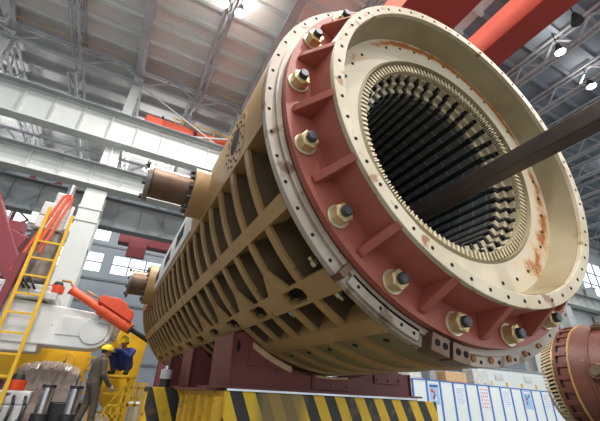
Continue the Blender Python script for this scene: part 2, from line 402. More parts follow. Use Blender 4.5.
# longitudinal lattice at the eave line
t=MB(); t.bar((X0,YC-0.1,16.7),(X1-0.2,YC-0.1,16.7),0.12,0.16,0); t.bar((X0,YC-0.1,15.7),(X1-0.2,YC-0.1,15.7),0.1,0.12,0)
x=X0
while x<X1-4: t.bar((x,YC-0.1,15.7),(x+1.5,YC-0.1,16.7),0.06,0.06,0); t.bar((x+1.5,YC-0.1,16.7),(x+3,YC-0.1,15.7),0.06,0.06,0); x+=3
solo(t,'eave_lattice',[M['truss']],(X0,YC-0.1,15.6),'long thin grey lattice beam along the eave between the two roofs','lattice beam')
t=MB().cyl((X0,YC-0.45,16.75),(X1-0.2,YC-0.45,16.75),0.035,n=8)
solo(t,'roof_pipe',[M['wood']],(X0,YC-0.45,16.7),'thin yellowish pipe running along the eave under the bright roof','pipe')

# ---- columns with the two crane runways
def column_mesh():
    c=MB()
    # lower shaft: two flanges and a web, with batten plates
    c.box(-0.42,0.42,-0.32,-0.26,0,8.7); c.box(-0.42,0.42,0.5,0.56,0,8.7); c.box(-0.05,0.05,-0.26,0.5,0,8.7)
    for z in (3.1,6.0,8.0): c.box(-0.40,0.40,-0.26,0.5,z,z+0.07)
    for z in (7.1,7.7): c.box(-0.46,0.46,-0.37,-0.321,z,z+0.1)
    # between the runways
    c.box(-0.34,0.34,0.0,0.5,9.95,11.25); c.box(-0.42,0.42,-0.1,0.6,9.9,9.98); c.box(-0.42,0.42,-0.1,0.6,11.2,11.28); c.box(-0.03,0.03,-0.1,0.0,9.98,11.2)
    # upper shaft
    c.box(-0.22,0.22,0.10,0.15,13.0,16.3); c.box(-0.22,0.22,0.55,0.6,13.0,16.3); c.box(-0.04,0.04,0.15,0.55,13.0,16.3)
    return c
c0=column_mesh().build('steel_column',M['struct'])
labs={-4.4:'pale grey steel column behind the white machine and the ladder',-10.4:'pale grey steel column at the far left edge, under the crane runway'}
for k in range(-1,9):
    xk=-4.4+6*k
    o=c0 if k==-1 else c0.copy()
    if k!=-1: COL.objects.link(o)
    o.location=(xk,YC,0)
    if round(xk,1) in labs: tag(o,labs[round(xk,1)],'column')
    else: tag(o,'pale grey steel column of the runway row, behind the big stator','column','columns behind the stator')
def runway(y,z0,z1,fl,lab,col,rail,X1=X1):
    g=MB(); g.box(X0,X1-0.2,y-0.02,y+0.02,z0+0.05,z1-0.05)
    g.box(X0,X1-0.2,y-fl,y+fl,z0,z0+0.05); g.box(X0,X1-0.2,y-fl,y+fl,z1-0.05,z1)
    x=X0+0.4
    while x<X1-0.5: g.box(x-0.012,x+0.012,y-fl*0.72,y-0.02,z0+0.05,z1-0.05); x+=1.2
    if rail: g.box(X0,X1-0.2,y-0.07,y+0.07,z1,z1+0.15,1); g.box(X0,X1-0.2,y-fl-0.3,y-fl,z1-0.12,z1-0.08,1)
    solo(g,'crane_runway_girder',[M[col],M['structd']],(X0,y,z0),lab,'runway girder')
runway(YC-0.25,11.3,12.95,0.3,'upper white crane runway girder with web stiffeners and a rail on top','struct',True,31.5)
runway(YC-0.25,8.8,9.85,0.32,'lower white crane runway girder resting on the column heads','struct',True)
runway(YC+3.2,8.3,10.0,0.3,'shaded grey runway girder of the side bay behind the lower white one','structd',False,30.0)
# bracing lattice between the runways
t=MB()
x=-14.9
while x<28:
    t.bar((x,YC+0.75,11.2),(x+1.5,YC+0.75,9.9),0.09); t.bar((x+1.5,YC+0.75,9.9),(x+3,YC+0.75,11.2),0.09); x+=3
t.bar((X0,YC+0.75,9.95),(30,YC+0.75,9.95),0.1); t.bar((X0,YC+0.75,11.2),(30,YC+0.75,11.2),0.1)
solo(t,'bracing_lattice',[M['truss']],(0,YC+0.75,9.9),'dark zigzag lattice between the upper and lower runway girders','lattice')
# wind brace from the column head down to the orange crane
t=MB().bar((-4.1,YC-0.05,15.6),(0.9,YC-0.05,13.15),0.07).bar((-1.5,YC-0.05,13.2),(1.3,YC-0.05,14.1),0.08)
solo(t,'wind_brace',[M['struct']],(-1.5,YC+0.1,12.9),'thin pale steel brace slanting down from the column head across the orange crane','brace')

# ---- orange crane standing on the upper runway
M['crane_orange']=mat('crane_orange_paint',(206,82,50),0.5,0,(180,64,38),0.5,1)
cr=thing('overhead_crane',(-1.2,15.6,13.1),'orange overhead crane on the upper runway left of the big stator','crane')
t=MB(); t.box(-3.5,-0.9,15.25,15.9,13.60,14.15); t.box(-0.72,3.2,15.25,15.9,13.60,14.15); t.box(-0.92,-0.70,15.27,15.88,13.65,14.1,1)
t.build('crane_girder',[M['crane_orange'],M['dark']],cr,0.02)
for xa in (-3.4,2.3):
    t=MB().box(xa,xa+0.8,14.55,14.98,13.102,13.4).box(xa,xa+0.8,14.55,15.7,13.399,13.599); t.build('end_carriage',[M['crane_orange']],cr,0.02)
t=MB().box(-2.75,-2.6,15.45,15.6,14.16,14.5); t.build('limit_switch',[M['dark']],cr)
t=MB(); 
for x in (-2.0,-1.6,0.2,0.9,1.5,2.2): t.box(x,x+0.05,15.3,15.35,14.15,14.55)
t.box(-2.2,2.4,15.3,15.34,14.5,14.54); t.build('handrail',[M['yellow']],cr)

# ---- big bridge crane over the stator, two box girders along Y
bc=thing('bridge_crane',(6.0,0,10.0),'red double-girder bridge crane high above the top of the big stator','crane')
def box_girder(xa,xb,z0,z1,name):
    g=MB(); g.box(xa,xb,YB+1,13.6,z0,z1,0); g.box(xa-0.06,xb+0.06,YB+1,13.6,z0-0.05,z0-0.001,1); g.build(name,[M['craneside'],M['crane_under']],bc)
M['crane_under']=mat('crane_red_shaded',(160,52,44),0.5,0,(142,44,38),0.5,0.5)  # crane red darkened to paint the shade on the girder undersides
box_girder(6.45,7.2,11.2,12.35,'bridge_girder'); box_girder(3.05,4.8,11.2,12.35,'bridge_girder')
t=MB().box(3.4,8.0,13.61,14.4,11.5,12.6); t.build('end_carriage',[M['craneside']],bc)

# ---- lamps
def lamp(x,y,lab,lit=True,grp=None,watts=LAMP_W,upl=0.03,k=0.62):
    o=thing('high_bay_lamp',(x,y,15.55),lab,'lamp',grp)
    MB().cyl((x,y,15.75),(x,y,16.1),0.26*k,0.14*k,n=20).cyl((x,y,16.1),(x,y,16.94),0.025,n=6).build('housing',[M['dark']],o)
    MB().cyl((x,y,15.55),(x,y,15.75),0.36*k,0.27*k,n=20,caps=False).build('reflector',[M['dark']],o)
    MB().cyl((x,y,15.56),(x,y,15.60),0.33*k,n=20).build('lens',[M['lampglass'] if lit else M['stud']],o)
    if lit:
        l=bpy.data.lights.new('lamp_light','AREA'); l.shape='DISK'; l.size=0.7; l.energy=watts; l.color=(1,0.97,0.93); l.spread=PI
        u=bpy.data.lights.new('roof_fill_uplight','AREA'); u.shape='DISK'; u.size=0.7; u.energy=watts*upl; u.color=(1,0.97,0.93)  # added upward fill light that brightens the roof
        uo=bpy.data.objects.new('roof_fill_uplight',u); COL.objects.link(uo); uo.parent=o; uo.location=(0,0,0.58); uo.rotation_euler=(PI,0,0)
        lo=bpy.data.objects.new('lamp_light',l); COL.objects.link(lo); lo.parent=o; lo.location=(0,0,-0.03)
lamp(-1.47,8.15,'left one of two glowing lamps side by side under the roof, top of the picture',upl=0.05,k=0.62)
lamp(-0.73,8.25,'right one of two glowing lamps side by side under the roof, top of the picture',upl=0.05,k=0.62)
lamp(13.1,2.72,'glowing high bay lamp right of the red bridge crane, the nearer of two')
lamp(16.5,3.13,'glowing high bay lamp near the right edge, above the dark steel beam')
lamp(12.2,1.5,'unlit dark high bay lamp close to the red bridge crane',lit=False,k=0.7)
lamp(27,6.5,'small glowing lamp far along the roof by the right edge of the stator rim')
for x,y in ((-3.5,-8),(-3.2,-2.5),(2.5,-8),(8,-8),(-5,5),(14,-6),(22,-2)):  # unseen lamps added to light the stator front and the roof
    lamp(x,y,'added unseen high bay lamp over the main bay, lighting the stator and roof',grp='added lamps out of view',watts=LAMP_W*1.5,upl=0.40 if x<5 else 0.03)
def side_fill_lamp(x,y):  # lamps added to brighten the side bay and far wall
    o=thing('high_bay_lamp',(x,y,14.6),'added high bay lamp lighting the side bay behind the runway girders','lamp','added lamps in the side bay')
    MB().cyl((x,y,14.75),(x,y,15.1),0.26,0.14,n=20).cyl((x,y,15.1),(x,y,16.699),0.025,n=6).build('housing',[M['dark']],o)
    MB().cyl((x,y,14.66),(x,y,14.749),0.22,n=20).build('lens',[M['lampglass']],o)
    l=bpy.data.lights.new('lamp_light','POINT'); l.energy=LAMP_W*1.7; l.shadow_soft_size=0.3; l.color=(1,0.97,0.93)
    lo=bpy.data.objects.new('lamp_light',l); COL.objects.link(lo); lo.parent=o; lo.location=(0,0,-0.4)
for x in (-13.4,-2.9,6.1,21,33,48): side_fill_lamp(x,22.0)

# ================================================================= THE BIG STATOR
st=thing('generator_stator',(0,0,H-R),'huge tan open-ribbed generator stator lying on dark red cradles, red bolted ring round its bore','stator')
def P(r,deg,y):
    t=math.radians(deg); return Vector((R*r*math.cos(t), R*y, H+R*r*math.sin(t)))
def arc(r0,r1,y0,y1,t0,t1,n,mb=None,mi=0,smooth=True):
    mb=mb or MB(); return mb.lathe([(r0,y0),(r1,y0),(r1,y1),(r0,y1)],n,t0,t1,mi,smooth,k=R)
def disc(mb,c,nrm,r,mi,n=10,h=0.004):
    c=Vector(c); nrm=Vector(nrm); return mb.cyl(c-nrm*0.004,c+nrm*h,r,n=n,mi=mi)
L=4.5
# front flange: cream ring with a line of bolt holes
fl=MB(); arc(0.925,1.0,0.0,0.032,0,360,160,fl)
for i in range(56):
    t=-173+6.43*i
    disc(fl,P(0.981,t,0),(0,-1,0),0.013,1)
fl.build('front_flange',[M['flange'],M['hole']],st,0.006)
# thin outer facing pieces screwed on the lower left of the flange (with the notch between)
t=MB(); arc(0.945,0.992,-0.014,-0.001,231,251,40,t)
for q in (233.5,240,246,249.5): disc(t,P(0.972,q,-0.014),(0,-1,0),0.012,1)
t.build('flange_facing',[M['flange'],M['hole']],st,0.005)
t=MB(); arc(0.94,1.004,-0.03,0.03,228.2,229.8,4,t); t.build('joint_notch_plate',[M['rusty']],st,0.004)
for a,b in ((252.6,257.6),(258.6,263.6)):
    t=MB(); arc(0.945,1.012,-0.05,0.02,a,b,8,t)
    for q in (0.3,0.75): disc(t,P(0.976,a+(b-a)*q,-0.05),(0,-1,0),0.022,1,14)
    t.build('joint_block',[M['rusty'],M['hole']],st,0.006)
M['rustplug']=mat('rust_plug',(150,92,50),0.7)
for q in (268,274,281,288,295): disc(MB(),P(0.972,q,0),(0,-1,0),0.022,0,12,0.012).build('rusty_plug',[M['rustplug']],st)
# inner drum that closes the cells, and the ring ribs
arc(0.845,0.86,0.03,L,0,360,96).build('inner_drum',[M['tan_shade']],st)
rb=None
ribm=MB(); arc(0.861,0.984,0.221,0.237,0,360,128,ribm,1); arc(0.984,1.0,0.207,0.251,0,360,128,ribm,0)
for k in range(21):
    if rb is None: rb=ribm.build('ring_rib',[M['tan'],M['rib_web_shade']],st); o=rb
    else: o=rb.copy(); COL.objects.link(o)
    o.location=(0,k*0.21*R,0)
o=arc(0.3,1.0,L-0.03,L,0,360,128).build('rear_flange',[M['tan']],st)
# smooth wrapper round the top and the right-hand side, with the round opening in it
t=MB(); n=150; ny=90; a0,a1=190.0-8,190.0
def wrap_patch(mb,r,t0,t1,nt,y0,y1,nyy,hole=None):
    vs=[]; fs=[]
    for i in range(nt+1):
        for j in range(nyy+1):
            vs.append(P(r,t0+(t1-t0)*i/nt,y0+(y1-y0)*j/nyy))
    for i in range(nt):
        for j in range(nyy):
            tc=math.radians(t0+(t1-t0)*(i+.5)/nt-180); yc=y0+(y1-y0)*(j+.5)/nyy
            if hole and math.hypot(tc-hole[0],yc-hole[1])<hole[2]: continue
            fs.append((i*(nyy+1)+j,(i+1)*(nyy+1)+j,(i+1)*(nyy+1)+j+1,i*(nyy+1)+j+1))
    mb.add(vs,fs,0,True)
HC=(math.radians(1.6),0.385)
wrap_patch(t,1.001,165,190.3,60,0.031,0.8,110,(HC[0],HC[1],0.095))
wrap_patch(t,1.001,165,190.3,24,0.8,L,12)
wrap_patch(t,1.001,-60,165,90,0.031,L,4)
t.build('wrapper_shell',[M['tan']],st)
t=MB(); arc(1.002,1.010,1.36,3.5,170.5,187.6,16,t)
for yy_ in (1.62,2.25,2.95): 
    q=MB(); c_=P(1.010,180.5,yy_); t.lathe([(1.0102,yy_),(1.0112,yy_),(1.0112,yy_+0.34),(1.0102,yy_+0.34)],6,177.5,184,1,k=R)
t.build('silver_cover_plate',[M['white'],M['hole']],st)
# flange ring with two circles of screw holes round the opening
t=MB(); n=48; vs=[]; fs=[]
def onw(rho,phi,r=1.004): return P(r,180+math.degrees(HC[0]+rho*math.cos(phi)),HC[1]+rho*math.sin(phi))
for i in range(n):
    ph=2*PI*i/n
    for rho,r in ((0.074,0.98),(0.074,1.004),(0.158,1.004),(0.158,1.0)): vs.append(onw(rho,ph,r))
for i in range(n):
    j=(i+1)%n
    for k in range(3): fs.append((4*i+k,4*i+k+1,4*j+k+1,4*j+k))
t.add(vs,fs,0,True)
for i in range(14):
    ph=2*PI*i/14
    for rho in (0.100,0.136):
        c=onw(rho,ph+(0.22 if rho>0.11 else 0),1.004); disc(t,c,(c-P(0,0,c.y/R)).normalized(),0.013,1,6)
t.build('opening_flange',[M['tan'],M['hole']],st)
t=MB(); vs=[P(1.0022,180+math.degrees(HC[0]),HC[1])]+[onw(0.078,2*PI*i/32,1.0022) for i in range(32)]
t.add(vs,[(0,1+i,1+(i+1)%32) for i in range(32)],0); t.build('opening_shade_disc',[M['hole']],st)  # black disc painted in for the shade inside the opening
# lengthwise strips that tie the ribs
def strip(t0,t1,name,r=1.003,mm='tan'):
    t=MB(); arc(0.90,r,0.033,L,t0,t1,5,t); return t.build(name,[M[mm]],st)
strip(189.2,190.6,'tie_bar')
strip(207.9,211.6,'tie_strip')
strip(240.5,245.2,'tie_strip','tan' and 1.003)
t=MB(); arc(0.975,1.004,0.033,L,226.3,227.1,2,t); arc(0.975,1.004,0.033,L,231.2,232.0,2,t)
y=0.033
for k in range(11):
    yc=0.335+0.42*k; h=0.092
    arc(0.975,1.004,y,min(yc-h,L),227.1,231.2,3,t)
    if yc>L: break
    # chamfered corners of each slot
    for sgn in (-1,1):
        for ta,tb in ((227.1,228.2),(231.2,230.1)):
            a,b,c=P(1.004,ta,yc+sgn*h),P(1.004,tb,yc+sgn*h),P(1.004,ta,yc+sgn*(h-0.03))
            a2,b2,c2=P(0.95,ta,yc+sgn*h),P(0.95,tb,yc+sgn*h),P(0.95,ta,yc+sgn*(h-0.03))
            t.add([a,b,c,a2,b2,c2],[(0,1,2),(3,5,4),(0,1,4,3),(1,2,5,4),(0,2,5,3)],0)
    y=yc+h
if y<L: arc(0.975,1.004,y,L,227.1,231.2,3,t)
t.build('joint_strip',[M['tan']],st)
arc(0.955,0.957,0.033,L,227.4,230.9,4).build('joint_shade_strip',[M['hole']],st)  # black strip added to paint the shade behind the joint slots
# gusset triangles next to the joint strip on every second rib, both sides
gm=None
for k in range(10):
    y=0.44+0.42*k
    g=MB()
    for sgn,(ta,tb) in ((1,(226.3,218.5)),):
        for s2 in (-1,1):
            a,b,c=P(1.001,ta,y),P(1.001,tb,y),P(1.001,ta,y+s2*0.10)
            a2,b2,c2=P(0.985,ta,y),P(0.985,tb,y),P(0.985,ta,y+s2*0.10)
            g.add([a,b,c,a2,b2,c2],[(0,1,2),(3,5,4),(0,1,4,3),(1,2,5,4),(0,2,5,3)],0)
    g.build('gusset_plate',[M['tan']],st)
# bright joint bolts in the cell corners
for k in range(8):
    for q,dy in ((225.3,0.13),(231.6+1.6,0.14)):
        c=P(0.955,q,dy+0.415*k); nrm=Vector((-math.sin(math.radians(q)),0,math.cos(math.radians(q))))
        sgn=1 if q>229 else -1
        b=MB().cyl(c-nrm*0.0,c+nrm*sgn*0.035,0.026,n=6,smooth=False).cyl(c+nrm*sgn*0.035,c+nrm*sgn*0.07,0.015,n=10)
        b.build('joint_bolt',[M['chrome'] if k%2 else M['zincw']],st)
# lower smooth panel with one drain hole per bay, ribs stand a little proud of it
t=MB(); arc(0.965,0.984,0.033,L,245.2,302,40,t)
for k in range(21):
    q=249.3; c=P(0.984,q,0.13+0.21*k); disc(t,c,(c-P(0,0,c.y/R)).normalized(),0.022,1,12)
t.build('bottom_panel',[M['olive'],M['hole']],st)

# ---- red end bracket with gussets, nuts and cream rim ring
t=MB(); t.lathe([(0.565,-0.02),(0.932,-0.02),(0.932,-0.052),(0.818,-0.052),(0.812,-0.065),(0.805,-0.19),(0.77,-0.19),(0.77,-0.03),(0.565,-0.03)],160,k=R)
br=t.build('end_bracket',[M['red']],st)
t=MB(); arc(0.933,0.957,-0.014,-0.001,0,360,128,t); t.build('packing_ring',[M['flange']],st)
for k in range(18):
    a=math.radians(8.3+20*k); ct=Vector((math.cos(a),0,math.sin(a))); tn=Vector((-math.sin(a),0,math.cos(a)))
    pts=[(0.80,-0.053),(0.905,-0.053),(0.905,-0.066),(0.806,-0.203),(0.80,-0.203)]
    g=MB(); vs=[]
    for s in (-1,1):
        for r,y in pts: vs.append(Vector((0,R*y,H))+ct*R*r+tn*s*0.027)
    g.add(vs,[(0,1,2,3,4),(9,8,7,6,5)]+[(i,5+i,5+(i+1)%5,(i+1)%5) for i in range(5)],0)
    g.build('gusset',[M['red']],st,0.008)
    b=math.radians(18.7+20*k); c=Vector((R*0.88*math.cos(b),0,H+R*0.88*math.sin(b))); Y=lambda y: c+Vector((0,R*y,0))
    nut=MB().cyl(Y(-0.060),Y(-0.098),0.066,n=6,smooth=False,phase=random.uniform(0,1)).cyl(Y(-0.098),Y(-0.101),0.055,0.048,n=24).build('hex_nut',[M['zinc']],st,0.004)
    MB().cyl(Y(-0.052),Y(-0.060),0.080,n=28).build('washer',[M['zincw']],nut,0.003,)
    MB().cyl(Y(-0.099),Y(-0.116),0.036,n=20).cyl(Y(-0.116),Y(-0.121),0.036,0.029,n=20).build('stud_end',[M['stud']],nut)
t=MB(); t.lathe([(0.752,-0.212),(0.806,-0.212),(0.806,-0.19),(0.752,-0.19)],160,k=R)
for i in range(52):
    q=7*i*360/364+3; disc(t,P(0.778,q,-0.212),(0,-1,0),0.013,1)
t.build('rim_ring',[M['cream'],M['hole']],st,0.006)
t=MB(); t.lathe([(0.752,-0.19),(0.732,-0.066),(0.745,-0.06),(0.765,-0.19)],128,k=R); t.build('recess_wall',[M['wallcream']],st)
t=MB(); t.lathe([(0.572,-0.066),(0.745,-0.066),(0.745,-0.04),(0.572,-0.04)],128,k=R)
for i in range(36):
    if i%9==4: continue
    disc(t,P(0.672,10*i+4,-0.066),(0,-1,0),0.014,1)
t.build('end_plate',[M['plate'],M['hole']],st)
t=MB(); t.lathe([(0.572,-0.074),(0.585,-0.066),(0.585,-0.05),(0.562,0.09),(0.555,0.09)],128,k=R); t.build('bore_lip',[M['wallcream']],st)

# ---- laminated core with 42 slots
NS=42; rb_,rs=0.455,0.545
vs=[];fs=[];mi=[]
core=MB(); ys=[0.075]+[0.075+ (L-0.275)*i/12 for i in range(1,13)]
ring=[]
for i in range(NS):
    a=360/NS*i
    for da,r in ((0.0,rb_),(2.6,rb_-0.002),(5.0,rb_),(5.0,rs),(8.57,rs)): ring.append((a+da,r))
m_=len(ring)
for y in ys: vs+=[P(r,a,y) for a,r in ring]
for j in range(len(ys)-1):
    for i in range(m_):
        k=(i+1)%m_; kind=i%5
        core.f.append([j*m_+i,j*m_+k,(j+1)*m_+k,(j+1)*m_+i]); core.mi.append(0 if kind in (0,1) else 1); core.sm.append(False)
core.v=vs
# front faces of the teeth
o_=len(core.v)
for i in range(NS):
    a=360/NS*i; q=[P(rb_,a,.075),P(rb_,a+5,.075),P(0.6,a+5,.075),P(0.6,a,.075)]
    core.add(q,[(0,1,2,3)],0)
    core.add([P(rs,a+5,.075),P(rs,a+8.57,.075),P(0.6,a+8.57,.075),P(0.6,a+5,.075)],[(0,1,2,3)],1)
core.build('laminated_core',[M['core'],M['black']],st)
# per slot: a black bar lying in the slot with its tip out, a stepped pressure finger, a coil-end clip of thin leaves
for i in range(NS):
    a=360/NS*i; am=a+6.8
    b=MB(); 
    for (r0,r1,y0,y1,w) in ((0.452,0.50,0.045,L-0.3,1.15),(0.50,0.545,-0.005,L-0.3,1.0)):
        arc(r0,r1,y0,y1,am-w,am+w,2,b,0,False)
    b.build('slot_bar',[M['black']],st)
    f=MB()
    arc(0.462,0.497,0.045,0.074,a+0.2,a+4.6,2,f,0,False)
    arc(0.492,0.528,0.012,0.074,a+0.0,a+5.2,2,f,0,False)
    arc(0.522,0.553,-0.02,0.074,a-0.2,a+5.4,2,f,0,False)
    f.build('pressure_finger',[M['finger']],st,0.005)
    c=MB()
    for s in range(6):
        aa=a+0.2+1.428*s
        arc(0.526,0.566,-0.050-0.006*(s%2),-0.021,aa,aa+0.72,1,c,0,False)
    arc(0.545,0.562,-0.03,0.02,a,a+8.57,2,c,1,False)
    c.build('coil_clip',[M['coil'],M['dark']],st)
# ---- trunnions (lifting pins) bolted to the left flank
def trunnion(y,rr,z=H,ln=0.48):
    x=-R
    tf=MB().cyl((x+0.1,y,z),(x-0.15,y,z),0.27*rr,n=40).build('trunnion_flange',[M['tan']],st,0.008)
    MB().cyl((x-0.15,y,z),(x-0.07-ln,y,z),0.165*rr,n=40).build('trunnion_barrel',[M['rusty']],tf)
    e=MB().cyl((x-0.07-ln,y,z),(x-0.12-ln,y,z),0.215*rr,n=40).build('trunnion_end_disc',[M['steel']],tf,0.006)
    for i in range(12):
        t=2*PI*i/12+0.2; cy,cz=y+0.222*rr*math.cos(t),z+0.222*rr*math.sin(t)
        MB().cyl((x-0.15,cy,cz),(x-0.19,cy,cz),0.028,n=6,smooth=False).build('flange_bolt',[M['stud']],tf)
    for i in range(4):
        t=2*PI*i/4+0.6; cy,cz=y+0.17*rr*math.cos(t),z+0.17*rr*math.sin(t)
        MB().cyl((x-0.12-ln,cy,cz),(x-0.15-ln,cy,cz),0.03,n=6,smooth=False).build('disc_bolt',[M['stud']],tf)
trunnion(1.80,1.0); trunnion(5.9,1.42,H-0.05,0.36)

# ---- long dark beam through the bore
t=MB().box(0.045,0.175,-1.9,7.2,2.365,2.495)
solo(t,'lifting_beam',[M['beam']],(0.11,2.6,2.365),'long dark square steel beam sticking out of the stator bore to the right','beam',bevel=0.012)

# ================================================================= CRADLES AND PEDESTALS
ZT=0.87
def cradle(y0,lab,front=True):
    c=thing('support_cradle',(0,y0,ZT),lab,'cradle')
    rc=R*1.012; xl,xr=-1.13,1.13
    poly=[(xl,ZT+0.021),(xr,ZT+0.021),(xr,ZT+0.25),(0.98,ZT+0.25)]
    def zc(x): return H-math.sqrt(rc*rc-x*x)
    for i in range(25):
        x=0.97-(0.97+0.80)*i/24; poly.append((x,max(zc(x)-0.012,ZT+0.05)))
    poly+=[(-0.90,zc(-0.90)-0.005),(-1.0,1.40),(xl,1.36)]
    # the arc meets both posts: build it as vertical slats so that the outline stays exact
    t=MB(); t.prism(poly,(y0,y0+0.05),'y'); t.build('saddle_plate',[M['cradle']],c,0.004)
    t=MB().box(xl-0.02,xl,y0-0.06,y0+0.62,ZT+0.021,1.37); t.build('side_post',[M['cradle']],c,0.004)
    t=MB().box(xr,xr+0.02,y0-0.02,y0+0.62,ZT+0.021,1.12); t.build('side_post',[M['cradle']],c,0.004)
    t=MB(); t.prism(poly,(y0+0.52,y0+0.57),'y'); t.build('saddle_plate',[M['cradle']],c,0.004)
    t=MB().box(xl-0.12,xr+0.1,y0-0.1,y0+0.7,ZT,ZT+0.02); t.build('foot_plate',[M['cradle']],c)
    if front:
        # oval slot, bolted cover plates, wooden packing along the arc
        t=MB()
        vs=[]
        for k in range(20):
            q=2*PI*k/20; vs.append((-1.06+0.018*math.cos(q), 1.25+0.055*math.sin(q)))
        t.prism(vs,(y0-0.003,y0-0.0005),'y'); t.build('oval_slot',[M['hole']],c)
        for pl in ([(-0.95,1.08),(-0.56,1.08),(-0.56,1.19),(-0.80,1.31),(-0.95,1.40)],[(-0.22,0.90),(0.26,0.90),(0.26,1.02),(-0.22,1.04)],[(0.60,1.0),(1.0,1.0),(1.0,1.13),(0.60,1.09)]):
            t=MB(); t.prism(pl,(y0-0.018,y0-0.001),'y'); pp=t.build('cover_plate',[M['cradle']],c,0.003)
            xs_=[min(u for u,v in pl)+0.04,max(u for u,v in pl)-0.04]; zs_=min(v for u,v in pl)+0.04
            for xx in xs_+[sum(xs_)/2]:
                MB().cyl((xx,y0-0.018,zs_),(xx,y0-0.03,zs_),0.014,n=6,smooth=False).build('screw',[M['stud']],pp)
        t=MB(); n=10; vs=[]
        for i in range(n+1):
            x=-0.92+0.44*i/n; z=zc(x)
            vs.append((x,z))
        pl=[(x,z+0.002) for x,z in vs]+[(x,z-0.055) for x,z in reversed(vs)]
        t.prism(pl,(y0-0.05,y0+0.1),'y'); t.build('wooden_packing',[M['wood']],c)
        t=MB(); pl=[(-0.18+0.4*i/8,zc(-0.18+0.4*i/8)) for i in range(9)]; pl=[(x,z+0.001) for x,z in pl]+[(x,z-0.02) for x,z in reversed(pl)]
        t.prism(pl,(y0-0.04,y0+0.1),'y'); t.build('wooden_packing',[M['wood']],c)
    return c
cradle(1.90,'dark red steel cradle under the front of the stator, with bolted cover plates')
cradle(3.70,'dark red steel cradle under the middle of the stator, second from the front',False)
cradle(5.50,'dark red steel cradle under the rear of the stator, behind the striped rear pedestal',False)
# front pedestal
pd=thing('pedestal',(0.13,2.8,0),'front yellow and black striped pedestal under the nearest dark red cradle','pedestal')
MB().box(-1.165,1.45,1.80,3.62,0.0,0.845).build('block',[M['hazard']],pd,0.01)
MB().box(-1.16,1.14,1.79,1.98,0.846,0.869).build('steel_rail',[M['chrome']],pd,0.003)
MB().box(-1.30,1.2,1.985,3.70,0.846,0.869).build('top_plate',[M['cradle']],pd)
for i in range(6):
    y=1.84+0.32*i
    MB().box(-1.24,-1.166,y,y+0.10,0.0,0.80).build('side_rib',[M['yellowdirty']],pd,0.008)
MB().box(-1.176,-1.1655,1.8,3.62,0.0,0.845).build('side_plate',[M['yellowdirty']],pd)
pd2=thing('pedestal',(-0.1,5.2,0),'rear striped pedestal behind the front one, a white jack on its top','pedestal')
MB().box(-1.55,1.3,4.25,4.85,0.0,0.868).build('block',[M['hazard_b']],pd2,0.01)
MB().box(-1.12,1.3,4.851,6.3,0.0,0.868).build('rear_block',[M['yellowdirty']],pd2,0.01)
MB().box(-1.575,-1.551,4.3,4.8,0.05,0.80).build('side_plate',[M['yellowdirty']],pd2,0.005)
jk=thing('hydraulic_jack',(-1.33,4.42,0.868),'small white and grey hydraulic jack on the corner of the rear striped pedestal','jack')
MB().cyl((-1.33,4.42,0.868),(-1.33,4.42,0.98),0.075,n=20).build('body',[M['dark']],jk)
MB().cyl((-1.33,4.42,0.98),(-1.33,4.42,1.11),0.085,n=20).build('sleeve',[M['whitedirty']],jk,0.006)
MB().cyl((-1.33,4.42,1.11),(-1.33,4.42,1.16),0.05,n=16).build('ram',[M['chrome']],jk)

# ================================================================= WHITE HYDRAULIC LIFTING MACHINE ON THE LEFT
Yc=8.7
lm=thing('lifting_arm',(-3.4,Yc,1.62),'white rounded arm of the lifting machine, pointing at the rear of the stator','machine arm')
pl=[(-7.2,1.66),(-2.75,1.60)]
for i in range(9):
    q=-PI/2+PI*i/8; pl.append((-2.62+0.42*math.cos(q),2.0+0.40*math.sin(q)))
pl+=[(-2.75,2.42),(-4.2,2.52),(-7.2,2.60)]
t=MB(); t.prism(pl,(Yc-0.45,Yc+0.45),'y'); t.build('arm_beam',[M['white']],lm,0.03)
t=MB(); t.prism([(-2.6+0.30*math.cos(2*PI*i/24),2.0+0.30*math.sin(2*PI*i/24)) for i in range(24)],(Yc-0.50,Yc-0.451),'y'); t.build('pivot_cover',[M['white']],lm,0.01)
MB().box(-3.35,-2.85,Yc-0.475,Yc-0.451,1.85,2.25).build('cover_plate',[M['white']],lm,0.006)
t=MB(); t.prism([(-2.85,2.38),(-2.3,2.50),(-2.02,2.20),(-2.1,1.85),(-2.4,2.0)],(Yc-0.3,Yc+0.3),'y'); t.build('end_bracket_plate',[M['whitedirty']],lm,0.02)
MB().box(-5.6,-3.7,Yc-0.6,Yc+0.6,2.53,2.86).build('top_block',[M['whitedirty']],lm,0.03)
MB().box(-4.1,-3.55,Yc-0.62,Yc+0.5,2.55,2.72).build('valve_block',[M['whitedirty']],lm,0.02)
MB().box(-5.2,-3.6,Yc-0.4,Yc+0.4,1.45,1.64).build('lower_rail',[M['white']],lm,0.02)
for i in range(4):
    t=MB().tube([(-4.6+0.12*i,Yc-0.55,2.75),(-4.55+0.12*i,Yc-0.66,2.95+0.05*(i%2)),(-4.3+0.1*i,Yc-0.66,2.72)],0.022)
    t.build('hose',[M['dark']],lm)
